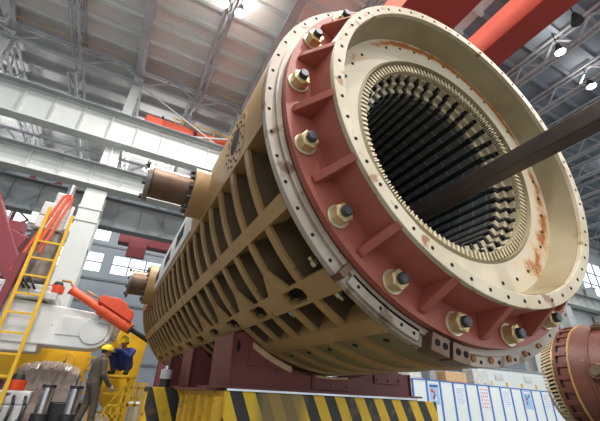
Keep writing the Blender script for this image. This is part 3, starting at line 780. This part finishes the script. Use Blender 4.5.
# vertical cylinder with white clamp
mc=thing('lifting_column',(-4.28,Yc,2.86),'thick shiny vertical steel column rising from the white machine behind the ladder','column')
MB().cyl((-4.28,Yc,2.87),(-4.28,Yc,4.25),0.37,n=40).build('ram',[M['steel']],mc)
MB().cyl((-4.28,Yc,2.87),(-4.28,Yc,2.98),0.46,n=40).build('collar',[M['dark']],mc,0.01)
t=MB().box(-4.66,-3.92,Yc-0.42,Yc+0.42,4.25,4.58).box(-4.58,-4.0,Yc-0.36,Yc+0.36,4.62,5.0).box(-4.4,-4.1,Yc-0.3,Yc+0.3,5.0,5.35)
t.build('clamp_head',[M['whitedirty']],mc,0.03)
MB().box(-4.70,-4.55,Yc-0.5,Yc-0.42,4.3,4.6).build('clamp_plate',[M['white']],mc,0.01)
MB().box(-3.95,-3.88,Yc-0.49,Yc-0.43,4.3,4.95).build('clamp_plate',[M['white']],mc,0.01)
MB().cyl((-4.18,Yc,5.35),(-4.18,Yc,5.75),0.1,n=16).build('pin',[M['chrome']],mc)
# orange double boom / hose guide
bo=thing('hose_boom',(-4.75,7.85,0),'thin orange double boom leaning over the white clamp of the lifting machine','boom')
t=MB().bar((-4.31,7.85,3.4),(-4.01,7.85,5.08),0.075,0.075).bar((-4.01,7.85,5.08),(-3.93,7.85,4.95),0.075,0.075).bar((-3.93,7.85,4.95),(-4.16,7.85,3.5),0.06,0.06); t.build('front_rod',[M['orange']],bo,0.01)
t=MB().bar((-4.52,7.85,3.0),(-4.12,7.85,5.02),0.06,0.06).bar((-4.12,7.85,5.02),(-4.01,7.85,5.08),0.06,0.06); t.build('rear_rod',[M['orange']],bo,0.01)
t=MB().bar((-4.56,7.85,0.0),(-4.42,7.85,3.45),0.16,0.14); t.build('boom_foot',[M['maroon']],bo,0.01)
# orange and black beacon-like caps
def cap(x,y,z,s,lab):
    o=thing('pressure_valve',(x,y,z),lab,'valve')
    MB().cyl((x,y,z+0.001),(x,y,z+0.17*s),0.15*s,n=20).build('skirt',[M['beacon']],o,0.01)
    MB().cyl((x,y,z+0.17*s),(x,y,z+0.27*s),0.12*s,0.08*s,n=20).build('crown',[M['shoe']],o,0.01)
cap(-3.62,Yc-0.44,2.735,1.0,'orange cap with black top on the white machine, right of the ladder')
cap(-4.98,Yc-0.42,2.862,1.0,'orange cap with black top on the white machine, left of the ladder')
cap(-3.72,8.3,0.702,1.15,'orange cap with black top low down on the dirty white machine base')
# orange actuator pushing the black rod towards the stator
d=Vector((-1.85+3.35,0,2.13-2.86)).normalized(); A=Vector((-3.29,Yc-0.62,2.82)); B=A+d*1.60
ac=thing('hydraulic_cylinder',(-2.5,Yc-0.62,2.42),'orange hydraulic cylinder slanting over the white arm, its black rod reaching the stator','hydraulic cylinder')
MB().cyl(A,A+d*0.75,0.095,n=24).build('rear_barrel',[M['orange']],ac,0.006)
MB().cyl(A+d*0.75,B,0.135,n=24).build('front_barrel',[M['orange']],ac,0.008)
MB().cyl(A-d*0.03,A,0.11,n=24).build('end_cap',[M['orange']],ac)
MB().cyl(B,B+d*0.05,0.12,n=24).build('gland',[M['dark']],ac)
MB().cyl(B+d*0.05,B+d*0.85,0.055,n=16).build('rod',[M['shoe']],ac)
up=Vector((-d.z,0,d.x)); 
def along(a,u): return A+d*a+up*u
pts=[(0.62,0.10),(0.62,0.28),(0.80,0.32),(0.95,0.40),(1.15,0.40),(1.28,0.33),(1.42,0.33),(1.50,0.24),(1.50,0.10)]
t=MB(); vs=[along(a,u)+Vector((0,e,0)) for e in (-0.16,0.16) for a,u in pts]; n=len(pts)
t.add(vs,[tuple(range(n)),tuple(range(2*n-1,n-1,-1))]+[(i,n+i,n+(i+1)%n,(i+1)%n) for i in range(n)]); t.build('gear_housing',[M['beacon']],ac,0.015)
t=MB().tube([along(0,0.05),along(-0.15,0.14),along(-0.32,0.06)],0.03); t.build('feed_pipe',[M['tan']],ac)
t=MB().tube([along(0.25,0.16),along(0.62,0.18)],0.025); t.build('oil_pipe',[M['tan']],ac)
t=MB(); t.prism([(-2.62,2.45),(-2.15,2.40),(-2.25,2.15),(-2.55,2.2)],(Yc-0.60,Yc-0.515),'y'); t.build('cradle_bracket',[M['whitedirty']],ac,0.006)
# yellow ladder in front of the machine
ld=thing('ladder',(-4.1,7.75,0),'tall yellow steel ladder standing in front of the white machine','ladder')
for x in (-4.28,-3.78):
    t=MB().bar((x,7.75,0.0),(x,7.75,4.62 if x<-4 else 4.52),0.05,0.07); t.build('rail',[M['yellow']],ld,0.008)
for i in range(9):
    z=0.55+0.40*i; MB().bar((-4.27,7.75,z),(-3.79,7.75,z),0.04,0.04).build('rung',[M['yellow']],ld)
# machine base with ground rams
bs=thing('white_plinth_unit',(-4.2,8.4,0),'dirty white base of the lifting machine in the bottom left corner','machine base')
MB().box(-6.2,-3.42,8.1,8.6,0,0.44).build('plinth',[M['whitedirty']],bs,0.03)
MB().box(-4.3,-3.38,8.1,8.55,0.441,0.70).build('valve_chest',[M['whitedirty']],bs,0.03)
MB().box(-4.9,-4.4,8.12,8.6,0.441,0.9).build('pump_housing',[M['whitedirty']],bs,0.05)
for i in range(5):
    MB().tube([(-4.25+0.2*i,8.09,0.6),(-4.2+0.2*i,7.95,0.45),(-4.3+0.22*i,7.97,0.05)],0.03).build('hose',[M['dark']],bs)
for x,lab in ((-3.12,'short bright steel ram standing beside the dirty white machine base'),(-2.60,'short bright steel ram standing left of the worker in brown overalls')):
    rmx=thing('ground_ram',(x,8.35,0),lab,'ram')
    MB().cyl((x,8.35,0),(x,8.35,0.78),0.13,n=28).build('ram',[M['chrome']],rmx)
    MB().cyl((x,8.35,0.78),(x,8.35,0.84),0.14,n=28).build('cap',[M['dark']],rmx,0.01)
    MB().cyl((x,8.35,0),(x,8.35,0.3),0.17,n=28).build('sleeve',[M['dark']],rmx,0.01)
# lower white rail behind the rams, timber
solo(MB().box(-3.2,-2.4,8.6,9.0,0,0.5),'concrete_block',[M['dark']],(-2.8,8.8,0),'dark steel block lying between the two bright ground rams','block',bevel=0.03)
solo(MB().box(-3.1,-2.55,8.0,8.12,0.0,0.14),'orange_timber',[M['beacon']],(-2.6,8.06,0),'small orange bar lying at the foot of the right ground ram','bar',bevel=0.02)
# plastic-wrapped bundle
t=MB(); n=26; k=9; vs=[]; random.seed(3)
for i in range(n+1):
    x=-3.95+1.28*i/n
    for j in range(k+1):
        q=PI*j/k; z=0.72+0.62*math.sin(q)**0.7*(1-0.25*abs(2*i/n-1)**3); y=9.55-0.42*math.cos(q)
        vs.append((x,y+random.uniform(-.03,.03),z+random.uniform(-.04,.04)))
t.add(vs,[(i*(k+1)+j,(i+1)*(k+1)+j,(i+1)*(k+1)+j+1,i*(k+1)+j+1) for i in range(n) for j in range(k)],0,False)
t.box(-3.95,-2.67,9.14,9.96,0.0,0.74)
solo(t,'wrapped_bundle',[M['clear']],(-3.3,9.55,0),'bundle under crumpled clear plastic wrap behind the ground rams','wrapped bundle')
# big yellow beam behind
yb=thing('yellow_beam',(-3.6,10.4,0),'big yellow machine beam lying behind the plastic-wrapped bundle','beam')
pl=[(-5.2,0.9),(-2.95,0.9)]+[(-2.85+0.32*math.cos(q),1.40+0.46*math.sin(q)) for q in [(-PI/2+PI*i/8) for i in range(9)]]+[(-2.95,1.9),(-5.2,1.78)]
t=MB(); t.prism(pl,(10.2,10.7),'y'); t.build('body',[M['yellow']],yb,0.03)
t=MB().box(-5.0,-4.6,10.25,10.65,0,0.9).box(-3.4,-3.0,10.25,10.65,0,0.9); t.build('support_feet',[M['yellowdirty']],yb,0.02)
MB().cyl((-3.1,10.14,1.4),(-3.1,10.199,1.4),0.22,n=24).build('bearing_cap',[M['yellowdirty']],yb,0.01)
# maroon gantry leg far left, and maroon machinery seen through the runway
gl=thing('gantry_frame',(-5.8,11.2,0),'dark red slanting gantry leg at the far left edge behind the ladder','gantry')
MB().bar((-7.15,11.2,6.8),(-4.55,11.2,2.6),0.5,0.5).build('slanting_leg',[M['maroon']],gl,0.03)
MB().bar((-7.2,11.3,5.2),(-5.3,11.3,4.6),0.55,0.5).build('cross_beam',[M['maroon']],gl,0.03)
MB().bar((-4.75,11.2,0),(-4.55,11.2,3.2),0.5,0.5).build('post',[M['maroon']],gl,0.03)
MB().bar((-8.5,11.5,5.1),(-5.5,11.5,5.2),0.35,0.35).build('tie_beam',[M['maroon']],gl,0.02)
sc_=thing('side_bay_crane',(-2.0,24.5,8.5),'dark red crane in the side bay seen below the white runway girder','crane')
MB().box(-3.4,2.0,24.4,25.2,9.9,10.9).box(1.0,1.4,24.6,25.0,0,9.9).build('girder',[M['maroon']],sc_,0.03)
MB().box(-2.7,-1.5,24.2,24.39,8.9,10.2).build('trolley',[M['maroon']],sc_,0.03)
MB().bar((-3.4,24.8,10.9),(-3.4,24.8,12.2),0.25).build('post',[M['maroon']],sc_)
MB().bar((-8.0,24.8,12.0),(2.0,24.8,12.0),0.12).build('cable_beam',[M['maroon']],sc_)
tw=thing('lattice_tower',(-8.6,23,0),'dark lattice mast standing before the far windows at the left','mast')
t=MB()
for x in (-9.2,-7.6): t.bar((x,23,0),(x,23,13.2),0.14)
for i in range(10):
    z=1.2*i+0.6; t.bar((-9.2,23,z),(-7.6,23,z+1.2),0.09); t.bar((-7.6,23,z),(-9.2,23,z+1.2),0.09); t.bar((-9.2,23,z),(-7.6,23,z),0.08)
t.build('mast',[M['maroon']],tw)

# ================================================================= WORK STAND WITH YELLOW RAILINGS
ws=thing('work_stand',(-1.85,8.5,0),'yellow work stand on which the worker in blue crouches','work stand')
MB().box(-2.18,-1.45,8.1,8.95,1.05,1.10).build('deck',[M['yellow']],ws,0.008)
for x in (-2.15,-1.55):
    for y in (8.14,8.9): MB().bar((x,y,0),(x,y,1.05),0.05).build('post',[M['yellow']],ws)
for z in (0.35,0.72):
    t=MB().bar((-2.15,8.14,z),(-1.55,8.14,z),0.04).bar((-2.15,8.14,z),(-2.15,8.9,z),0.04).bar((-1.55,8.14,z),(-1.55,8.9,z),0.04); t.build('cross_bar',[M['yellow']],ws)
t=MB().bar((-2.15,8.12,0.1),(-1.55,8.12,1.02),0.035); t.build('brace',[M['yellow']],ws)
solo(MB().prism([(-2.35,0.85),(-1.62,0.0),(-1.42,0.0),(-1.28,2.05),(-2.1,2.25)],(9.25,9.32),'y'),'yellow_plate',[M['yellow']],(-1.8,9.28,0),'large plain yellow steel plate standing upright behind the two workers','plate',bevel=0.01)
sp=thing('step_frame',(-2.4,10.0,0),'pale yellow ladder steps between the yellow beam and the yellow plate','steps')
for x in (-2.6,-2.25): MB().bar((x,10.0,0),(x,10.0,1.75),0.05).build('side_rail',[M['yellow']],sp)
for i in range(5): MB().box(-2.59,-2.26,9.92,10.08,0.4+0.28*i,0.44+0.28*i).build('step',[M['yellow']],sp)
def railing(x0,x1,y0,y1,z,n,lab):
    o=thing('guard_railing',((x0+x1)/2,(y0+y1)/2,0),lab,'railing')
    for zz in (z,z*0.62,z*0.2): MB().bar((x0,y0,zz),(x1,y1,zz),0.04).build('rail',[M['yellow']],o)
    for i in range(n+1):
        q=i/n; MB().bar((x0+(x1-x0)*q,y0+(y1-y0)*q,0),(x0+(x1-x0)*q,y0+(y1-y0)*q,z),0.04).build('post',[M['yellow']],o)
railing(-1.70,-1.15,7.3,7.3,0.86,4,'near yellow guard railing left of the rear striped pedestal')
railing(-1.45,-0.9,10.5,10.5,0.98,6,'far yellow guard railing behind the work stand, right of the workers')
railing(-1.95,-1.6,7.70,7.70,0.5,3,'low yellow guard railing in front of the work stand')
solo(MB().box(-1.45,-1.0,8.9,9.2,0,0.55),'paper_sack',[M['paper']],(-1.2,9.05,0),'pale sack lying behind the yellow railing under the stand','sack',bevel=0.08)

# ================================================================= PARTITION PANELS WITH POSTERS
YP=10.0; pw=0.745
posters={1:'fig',3:'txt',5:'red',7:'txt',9:'fig2',11:'txt'}
plab={0:'first white blue-edged partition panel beside the red cradle',1:'white blue-edged partition panel with the leftmost blue picture poster',2:'plain white partition panel between the blue picture poster and a pale notice',3:'white blue-edged partition panel carrying the leftmost pale notice',4:'plain white partition panel left of the notice with red characters',5:'white blue-edged partition panel with the notice of red characters',6:'plain white partition panel right of the notice with red characters',7:'white partition panel carrying the pale notice in the middle of the row',8:'plain white partition panel left of the dark blue picture poster',9:'white partition panel with the dark blue picture poster',10:'plain white partition panel right of the dark blue poster',11:'white partition panel with the pale notice beside the brown machine',12:'plain white partition panel hidden partly by the brown machine windings'}
for i in range(13):
    x=8.83+pw*i; zt=1.70-0.008*i
    o=thing('partition_panel',(x+pw/2,YP,0),plab[i],'partition panel','white partition panels with blue edges')
    MB().box(x+0.03,x+pw-0.03,YP-0.012,YP+0.012,0.06,zt-0.04).build('sheet',[M['panelw']],o)
    t=MB().box(x,x+0.055,YP-0.03,YP+0.03,0,zt).box(x+pw-0.03,x+pw-0.001,YP-0.03,YP+0.03,0,zt).box(x+0.055,x+pw-0.03,YP-0.03,YP+0.03,zt-0.04,zt).box(x+0.055,x+pw-0.03,YP-0.03,YP+0.03,0.02,0.06); t.build('blue_frame',[M['blue']],o)
    if i in posters:
        kd=posters[i]; a,b=x+0.13,x+pw-0.10; z0,z1=(0.80,1.55) if kd!='red' else (0.72,1.58)
        y=YP-0.015
        lb={'fig':'blue safety poster with a band of heading and small figures, leftmost on the partition','fig2':'dark blue picture poster near the brown machine windings','red':'white notice covered with rows of red characters',
            'txt':{3:'pale printed notice between the blue poster and the red notice',7:'pale printed notice right of the notice with red characters',11:'pale printed notice furthest right on the partition'}.get(i)}[kd]
        p_=thing('poster',((a+b)/2,y,z0),lb,'poster')
        MB().box(a,b,y-0.004,y,z0,z1).build('sheet',[M['paper'] if kd in('txt','red') else M['poster_blue'] if 'poster_blue' in M else M.setdefault('poster_blue',mat('poster_pale_blue',(150,190,226),0.5))],p_)
        if kd=='txt':
            t=MB(); 
            for r in range(9): t.box(a+0.05,b-0.05-0.1*(r%3==2),y-0.007,y-0.0041,z1-0.12-0.07*r,z1-0.10-0.07*r)
            t.build('printed_lines',[M.setdefault('ink_pale',mat('pale_ink',(150,168,196),0.6))],p_)
        elif kd=='red':
            t=MB(); rnd=random.Random(5)
            for r in range(6):
                for c in range(4):
                    cx,cz=a+0.07+0.125*c,z1-0.10-0.135*r
                    # strokes of a brush-like character
                    t.box(cx-0.035,cx+0.04,y-0.007,y-0.0041,cz-0.006,cz+0.010)
                    t.box(cx-0.008,cx+0.010,y-0.007,y-0.0042,cz-0.05,cz+0.03)
                    if rnd.random()<.6: t.box(cx-0.035,cx+0.035,y-0.007,y-0.0043,cz-0.05,cz-0.036)
                    if rnd.random()<.5: t.box(cx-0.035,cx-0.02,y-0.007,y-0.0044,cz-0.05,cz+0.0)
            t.build('red_characters',[M.setdefault('ink_red',mat('red_ink',(214,60,70),0.6))],p_)
        else:
            rnd=random.Random(9+i)
            MB().box(a+0.03,b-0.03,y-0.007,y-0.0041,z1-0.12,z1-0.05).build('heading',[M['paper'] if kd=='fig2' else M.setdefault('ink_navy',mat('navy_ink',(50,66,128),0.6))],p_)
            for q in range(7):
                cx,cz=rnd.uniform(a+0.1,b-0.1),rnd.uniform(z0+0.15,z1-0.2)
                MB().cyl((cx,y-0.007,cz+0.05),(cx,y-0.0041,cz+0.05),0.03,n=10).box(cx-0.04,cx+0.04,y-0.0065,y-0.0041,cz-0.06,cz+0.03).build('figure',[rnd.choice([M['blue'],M.setdefault('ink_navy',mat('navy_ink',(50,66,128),0.6)),M['beacon'],M['paper']])],p_)
# things behind the partition
cb=thing('storage_cabinet',(20.2,13.2,0),'long low white cabinet with yellow handles behind the partition, left of the brown machine','cabinet')
MB().box(16.6,25.5,12.9,13.6,0,2.75).build('body',[M['panelw']],cb,0.02)
MB().box(16.5,25.6,12.85,13.65,2.751,2.85).build('top',[M['structd']],cb)
for i in range(6): MB().box(17.4+1.35*i,17.55+1.35*i,12.86,12.899,1.9,2.1).build('handle',[M['yellow']],cb)
for i in range(3): MB().box(17.9+2.6*i,18.6+2.6*i,12.87,12.899,2.2,2.5).build('name_plate',[M['whitedirty']],cb)
for i,(x,w_,h,mm,nm,lab) in enumerate(((10.6,0.9,2.35,'whitedirty','crate','tall pale crate behind the partition next to the red cradle'),(11.9,0.45,2.75,'structd','steel_rack','grey steel rack behind the partition, left of the yellowish crate'),(13.0,1.6,2.3,'wood','crate','wide yellowish crate behind the partition'),(15.0,1.3,2.55,'whitedirty','machine_cover','grey covered machine behind the partition, left of the long white cabinet'),(9.6,0.6,2.3,'white','crate','narrow white crate showing just right of the red cradle'))):
    c_=thing(nm,(x+w_/2,12.4,0),lab,'crate' if nm=='crate' else nm.replace('_',' '))
    MB().box(x,x+w_,12.0,12.8,0,h*0.8).build('body',[M[mm]],c_,0.03)
    MB().box(x+0.06,x+w_-0.06,12.06,12.74,h*0.8,h).build('lid',[M['whitedirty' if mm!='wood' else 'wood']],c_,0.04)

# ================================================================= BROWN-RED MACHINE WITH EXPOSED END WINDINGS (RIGHT)
gx,gz=8.77,1.5
bm_=thing('generator_end_section',(gx,4.2,0.0),'brown-red machine end with exposed end windings at the lower right edge','generator section')
def glathe(prof,n,name,m_,bev=0,t0=0,t1=360):
    t=MB(); t.lathe(prof,n,t0,t1,cx=gx,cz=gz); return t.build(name,[m_],bm_,bev)
glathe([(1.25,3.36),(1.31,3.36),(1.31,3.40),(1.25,3.40)],96,'rim_edge',M['tan'],0.004)
glathe([(0.0,0.9),(0.95,0.9),(1.20,1.05),(1.235,3.20),(1.27,3.30),(1.27,3.60),(0.0,3.60)],96,'drum_body',M['drumred'])
glathe([(1.20,2.96),(1.262,2.96),(1.262,3.02),(1.20,3.02)],96,'weld_ring',M['drumred'],0.004)
glathe([(1.20,1.5),(1.275,1.5),(1.275,1.58),(1.20,1.58)],96,'weld_ring',M['drumred'],0.004)
glathe([(1.20,3.40),(1.24,3.40),(1.24,3.66),(1.20,3.66)],96,'spacer_drum',M['dark'])
glathe([(1.0,3.66),(1.30,3.66),(1.30,3.72),(1.0,3.72)],96,'inner_ring',M['drumred'])
for i in range(30):
    a=2*PI*i/30; c=Vector((gx+1.265*math.cos(a),0,gz+1.265*math.sin(a)))
    MB().bar((c.x,3.42,c.z),(c.x,3.659,c.z),0.09,0.07,up=(math.cos(a),0,math.sin(a))).build('spacer_bar',[M['drumred']],bm_)
for dg_ in (175,115,55,-5):
    a=math.radians(dg_); n_=Vector((math.cos(a),0,math.sin(a))); c=Vector((gx,2.83,gz))+n_*1.215
    b_=MB().cyl(c,c+n_*0.10,0.17,n=28).build('lifting_boss',[M['rusty']],bm_,0.008)
    MB().cyl(c+n_*0.10,c+n_*0.13,0.10,n=24).build('boss_plug',[M['steel']],b_,0.004)
glathe([(0.85,3.72),(1.0,3.72),(0.95,4.14),(0.85,4.14)],64,'winding_support',M['dark'])
for i in range(84):
    a=2*PI*i/84
    def gp(r,y,da): return Vector((gx+r*math.cos(a+da),y,gz+r*math.sin(a+da)))
    ra=(math.cos(a),0,math.sin(a))
    t=MB(); t.bar(gp(1.17,3.721,0),gp(1.16,3.86,0.0),0.05,0.05,1,ra)
    t.bar(gp(1.16,3.86,0),gp(1.09,4.12,0.05),0.036,0.05,0,ra)
    t.bar(gp(1.09,4.12,0.05),gp(1.00,4.18,0.05),0.04,0.05,1,ra)
    t.build('end_coil',[M['coil'],M['zinc']],bm_)
glathe([(1.185,3.80),(1.21,3.80),(1.21,3.83),(1.185,3.83)],64,'binding_ring',M['zinc'])
t=MB().box(gx-1.0,gx+1.0,1.2,1.45,0.0,0.50).box(gx-1.0,gx+1.0,2.6,2.9,0.0,0.50); t.build('support_block',[M['yellowdirty']],bm_,0.02)

# ================================================================= THE TWO WORKERS
def person(name, loc, rz, prims, lab, mats, tags):
    """prims: (p, q, r0, r1, tag) tapered capsules in the person's own frame (facing +Y); merged into one skin by voxel remeshing"""
    root=thing(name,loc,lab,'person'); root.rotation_euler=(0,0,rz)
    mb=MB()
    for p,q,r0,r1,tg in prims:
        p=Vector(p); q=Vector(q)
        mb.ball(p,r0,n=12)
        if (p-q).length>1e-4: mb.ball(q,r1,n=12); mb.cyl(p,q,r0,r1,n=12)
    tmp=mb.build('tmp_body',[mats[0]])
    rm_=tmp.modifiers.new('r','REMESH'); rm_.mode='VOXEL'; rm_.voxel_size=0.012
    sm_=tmp.modifiers.new('s','SMOOTH'); sm_.factor=0.5; sm_.iterations=3
    dg=bpy.context.evaluated_depsgraph_get(); me=bpy.data.meshes.new_from_object(tmp.evaluated_get(dg))
    bpy.data.objects.remove(tmp)
    me.name='body'; me.materials.clear()
    for k in mats: me.materials.append(k)
    n=len(me.polygons); ce=np.zeros(n*3); me.polygons.foreach_get('center',ce); ce=ce.reshape(-1,3)
    best=np.full(n,1e9); idx=np.zeros(n,int)
    for p,q,r0,r1,tg in prims:
        p=np.array(p,float); q=np.array(q,float); d=q-p; L2=max(d@d,1e-9)
        t=np.clip(((ce-p)@d)/L2,0,1); ds=np.linalg.norm(ce-(p+t[:,None]*d),axis=1)-(r0+(r1-r0)*t)
        k=ds<best; best[k]=ds[k]; idx[k]=tags[tg]
    me.polygons.foreach_set('material_index',idx); me.polygons.foreach_set('use_smooth',[True]*n)
    o=bpy.data.objects.new('body',me); COL.objects.link(o); o.parent=root
    return root
def head_prims(c,f,up):
    """head with nose, ears, chin and eyes; c centre, f facing, up"""
    c=Vector(c); f=Vector(f).normalized(); up=Vector(up); up=(up-f*up.dot(f)).normalized(); s=f.cross(up)
    out=[(c+up*0.035-f*0.012,c+up*0.03-f*0.005,0.092,0.092,'skin'),(c-up*0.03+f*0.02,c-up*0.075+f*0.045,0.072,0.042,'skin'),
         (c+f*0.088+up*0.01,c+f*0.112-up*0.02,0.010,0.015,'skin'),(c+f*0.088-up*0.05,c+f*0.090-up*0.052,0.016,0.016,'skin')]
    for k in (-1,1):
        out.append((c+s*k*0.088+up*0.012,c+s*k*0.09-up*0.02,0.018,0.013,'skin'))
        out.append((c+s*k*0.034+f*0.080+up*0.016,c+s*k*0.034+f*0.081+up*0.016,0.012,0.012,'eye'))
    return [(tuple(a),tuple(b),r,q,t) for a,b,r,q,t in out]
def hand_prims(w,d,pn,side,tg,curl=0.5):
    """palm plus five separate bent fingers; w wrist, d along the hand, pn palm normal"""
    w=Vector(w); d=Vector(d).normalized(); pn=Vector(pn); pn=(pn-d*pn.dot(d)).normalized(); s=d.cross(pn)*side
    out=[(w,w+d*0.07,0.028,0.036,tg),(w+d*0.06-s*0.022,w+d*0.075+s*0.022,0.022,0.022,tg)]
    for k,ln in enumerate((0.068,0.08,0.075,0.058)):
        b=w+d*0.088+s*(0.036-0.024*k); m_=b+d*ln*0.55+pn*ln*0.2*curl; e=m_+d*ln*0.5*(1-curl*0.6)+pn*ln*0.5*curl
        out+= [(b,m_,0.0115,0.0105,tg),(m_,e,0.0105,0.009,tg)]
    b=w+d*0.03+s*0.03; m_=b+d*0.03+s*0.035+pn*0.01; e=m_+d*0.035+pn*0.015
    out+=[(b,m_,0.014,0.012,tg),(m_,e,0.012,0.010,tg)]
    return [(tuple(a),tuple(c),r,q,t) for a,c,r,q,t in out]
def helmet(root,c,f,up):
    c=Vector(c); f=Vector(f).normalized(); up=Vector(up); up=(up-f*up.dot(f)).normalized(); s=f.cross(up)
    t=MB(); n=28; k=8; vs=[]
    for j in range(k+1):
        ph=PI/2*j/k
        for i in range(n):
            q=2*PI*i/n; vs.append(c+up*(0.035+0.125*math.sin(ph))+f*(0.135*math.cos(q)*math.cos(ph)-0.008)+s*(0.115*math.sin(q)*math.cos(ph)))
    t.add(vs,[(j*n+i,j*n+(i+1)%n,(j+1)*n+(i+1)%n,(j+1)*n+i) for j in range(k) for i in range(n)],0,True)
    sh=t.build('hard_hat',[M['helmet']],root,local=True)
    t=MB(); vs=[]
    for e,zz in ((1.0,0.036),(1.0,0.030)):
        for i in range(n):
            q=2*PI*i/n; ex=0.055*max(0,math.cos(q))**0.7+0.012
            vs.append(c+up*zz+f*((0.135+ex)*math.cos(q)-0.008)+s*((0.115+0.012)*math.sin(q)))
    t.add(vs,[tuple(range(n)),tuple(range(2*n-1,n-1,-1))]+[(i,n+i,n+(i+1)%n,(i+1)%n) for i in range(n)]); t.build('hat_brim',[M['helmet']],sh,local=True)
    t=MB().bar(c+up*0.158-f*0.10,c+up*0.163+f*0.09,0.022,0.014); t.build('hat_ridge',[M['helmet']],sh,local=True)
def hair(root,c,f,up):
    c=Vector(c); f=Vector(f).normalized(); up=Vector(up); up=(up-f*up.dot(f)).normalized(); s=f.cross(up)
    t=MB(); n=20; vs=[]; k=4
    for j in range(k+1):
        for i in range(n+1):
            q=PI*0.42+PI*1.16*i/n; vs.append(c+up*(0.05-0.085*j/k)-f*0.012+f*0.102*math.cos(q)*(1-0.10*j/k)+s*0.098*math.sin(q)*(1-0.06*j/k))
    t.add(vs,[(j*(n+1)+i,j*(n+1)+i+1,(j+1)*(n+1)+i+1,(j+1)*(n+1)+i) for j in range(k) for i in range(n)],0,True); t.build('hair',[M['hair']],root,local=True)
TG={'cloth':0,'skin':1,'shoe':2,'glove':3,'eye':4}
# standing worker, seen from his left and slightly behind
hc=(0.0,0.07,1.545); f1=(0.15,0.97,-0.12)
pr=head_prims(hc,f1,(0,0.1,1))
pr+=[((0,0.01,1.36),(0,0.05,1.47),0.062,0.056,'skin'),((0,0.0,1.36),(0,0.015,1.41),0.085,0.066,'cloth')]
pr+=[((-0.15,-0.01,1.36),(0.15,-0.01,1.36),0.078,0.078,'cloth')]
for sx in (-1,1):
    pr+=[((sx*0.07,0.0,1.30),(sx*0.07,0.0,1.02),0.128,0.122,'cloth'),((sx*0.06,-0.01,1.02),(sx*0.07,-0.02,0.90),0.122,0.130,'cloth')]
    fo=0.10*sx
    pr+=[((sx*0.095,-0.01,0.90),(sx*0.11,0.03+fo*0.4,0.50),0.105,0.078,'cloth'),((sx*0.11,0.03+fo*0.4,0.50),(sx*0.12,-0.02+fo,0.12),0.078,0.066,'cloth')]
    pr+=[((sx*0.12,-0.04+fo,0.055),(sx*0.14,0.13+fo,0.04),0.05,0.04,'shoe'),((sx*0.12,-0.03+fo,0.12),(sx*0.12,-0.03+fo,0.06),0.048,0.05,'shoe')]
arms=(((-0.20,-0.01,1.35),(-0.27,-0.03,1.07),(-0.24,0.12,0.84)),((0.20,0.0,1.35),(0.27,0.03,1.08),(0.24,0.22,0.88)))
for k,(a,b,c) in enumerate(arms):
    pr+=[(a,b,0.070,0.060,'cloth'),(b,c,0.060,0.046,'cloth')]
    dd=(Vector(c)-Vector(b)).normalized(); pr+=hand_prims(Vector(c)+dd*0.02,dd,(1 if k==0 else -1,0,0),-1 if k==0 else 1,'glove')
p1=person('person',(-2.27,7.86,0),-PI/2+0.35,pr,'standing worker in brown overalls and yellow hard hat, facing the work stand',[M['khaki'],M['skin'],M['shoe'],M['glove'],M['hair']],TG)
helmet(p1,hc,f1,(0,0.1,1)); hair(p1,hc,f1,(0,0.1,1))
# crouching worker in blue, hands together before his chin
hc=(0.0,0.20,0.70); f2=(0.25,0.93,-0.28)
pr=head_prims(hc,f2,(0,0.2,1))
pr+=[((0,0.10,0.56),(0,0.17,0.64),0.06,0.055,'skin'),((-0.16,0.08,0.53),(0.16,0.08,0.53),0.080,0.080,'cloth')]
for sx in (-1,1):
    pr+=[((sx*0.07,0.06,0.48),(sx*0.07,-0.10,0.24),0.125,0.130,'cloth'),((sx*0.08,-0.12,0.20),(sx*0.19,0.24,0.40),0.115,0.085,'cloth'),((sx*0.19,0.24,0.40),(sx*0.16,0.06,0.10),0.082,0.062,'cloth')]
    pr+=[((sx*0.16,0.04,0.045),(sx*0.18,0.22,0.038),0.045,0.038,'shoe'),((sx*0.16,0.05,0.10),(sx*0.16,0.05,0.05),0.046,0.046,'shoe')]
    pr+=[((sx*0.21,0.08,0.52),(sx*0.24,0.28,0.40),0.068,0.058,'cloth'),((sx*0.24,0.28,0.40),(sx*0.05,0.36,0.52),0.056,0.042,'cloth')]
    dd=Vector((-sx*0.45,0.15,0.85)); pr+=hand_prims((sx*0.035,0.365,0.535),dd,(-sx,0.0,-0.2),sx,'skin',0.7)
p2=person('person',(-1.79,8.45,1.112),PI-0.45,pr,'crouching worker in navy blue overalls and yellow hard hat on the yellow work stand',[M['navy'],M['skin'],M['shoe'],M['glove'],M['hair']],TG)
helmet(p2,hc,f2,(0,0.2,1)); hair(p2,hc,f2,(0,0.2,1))
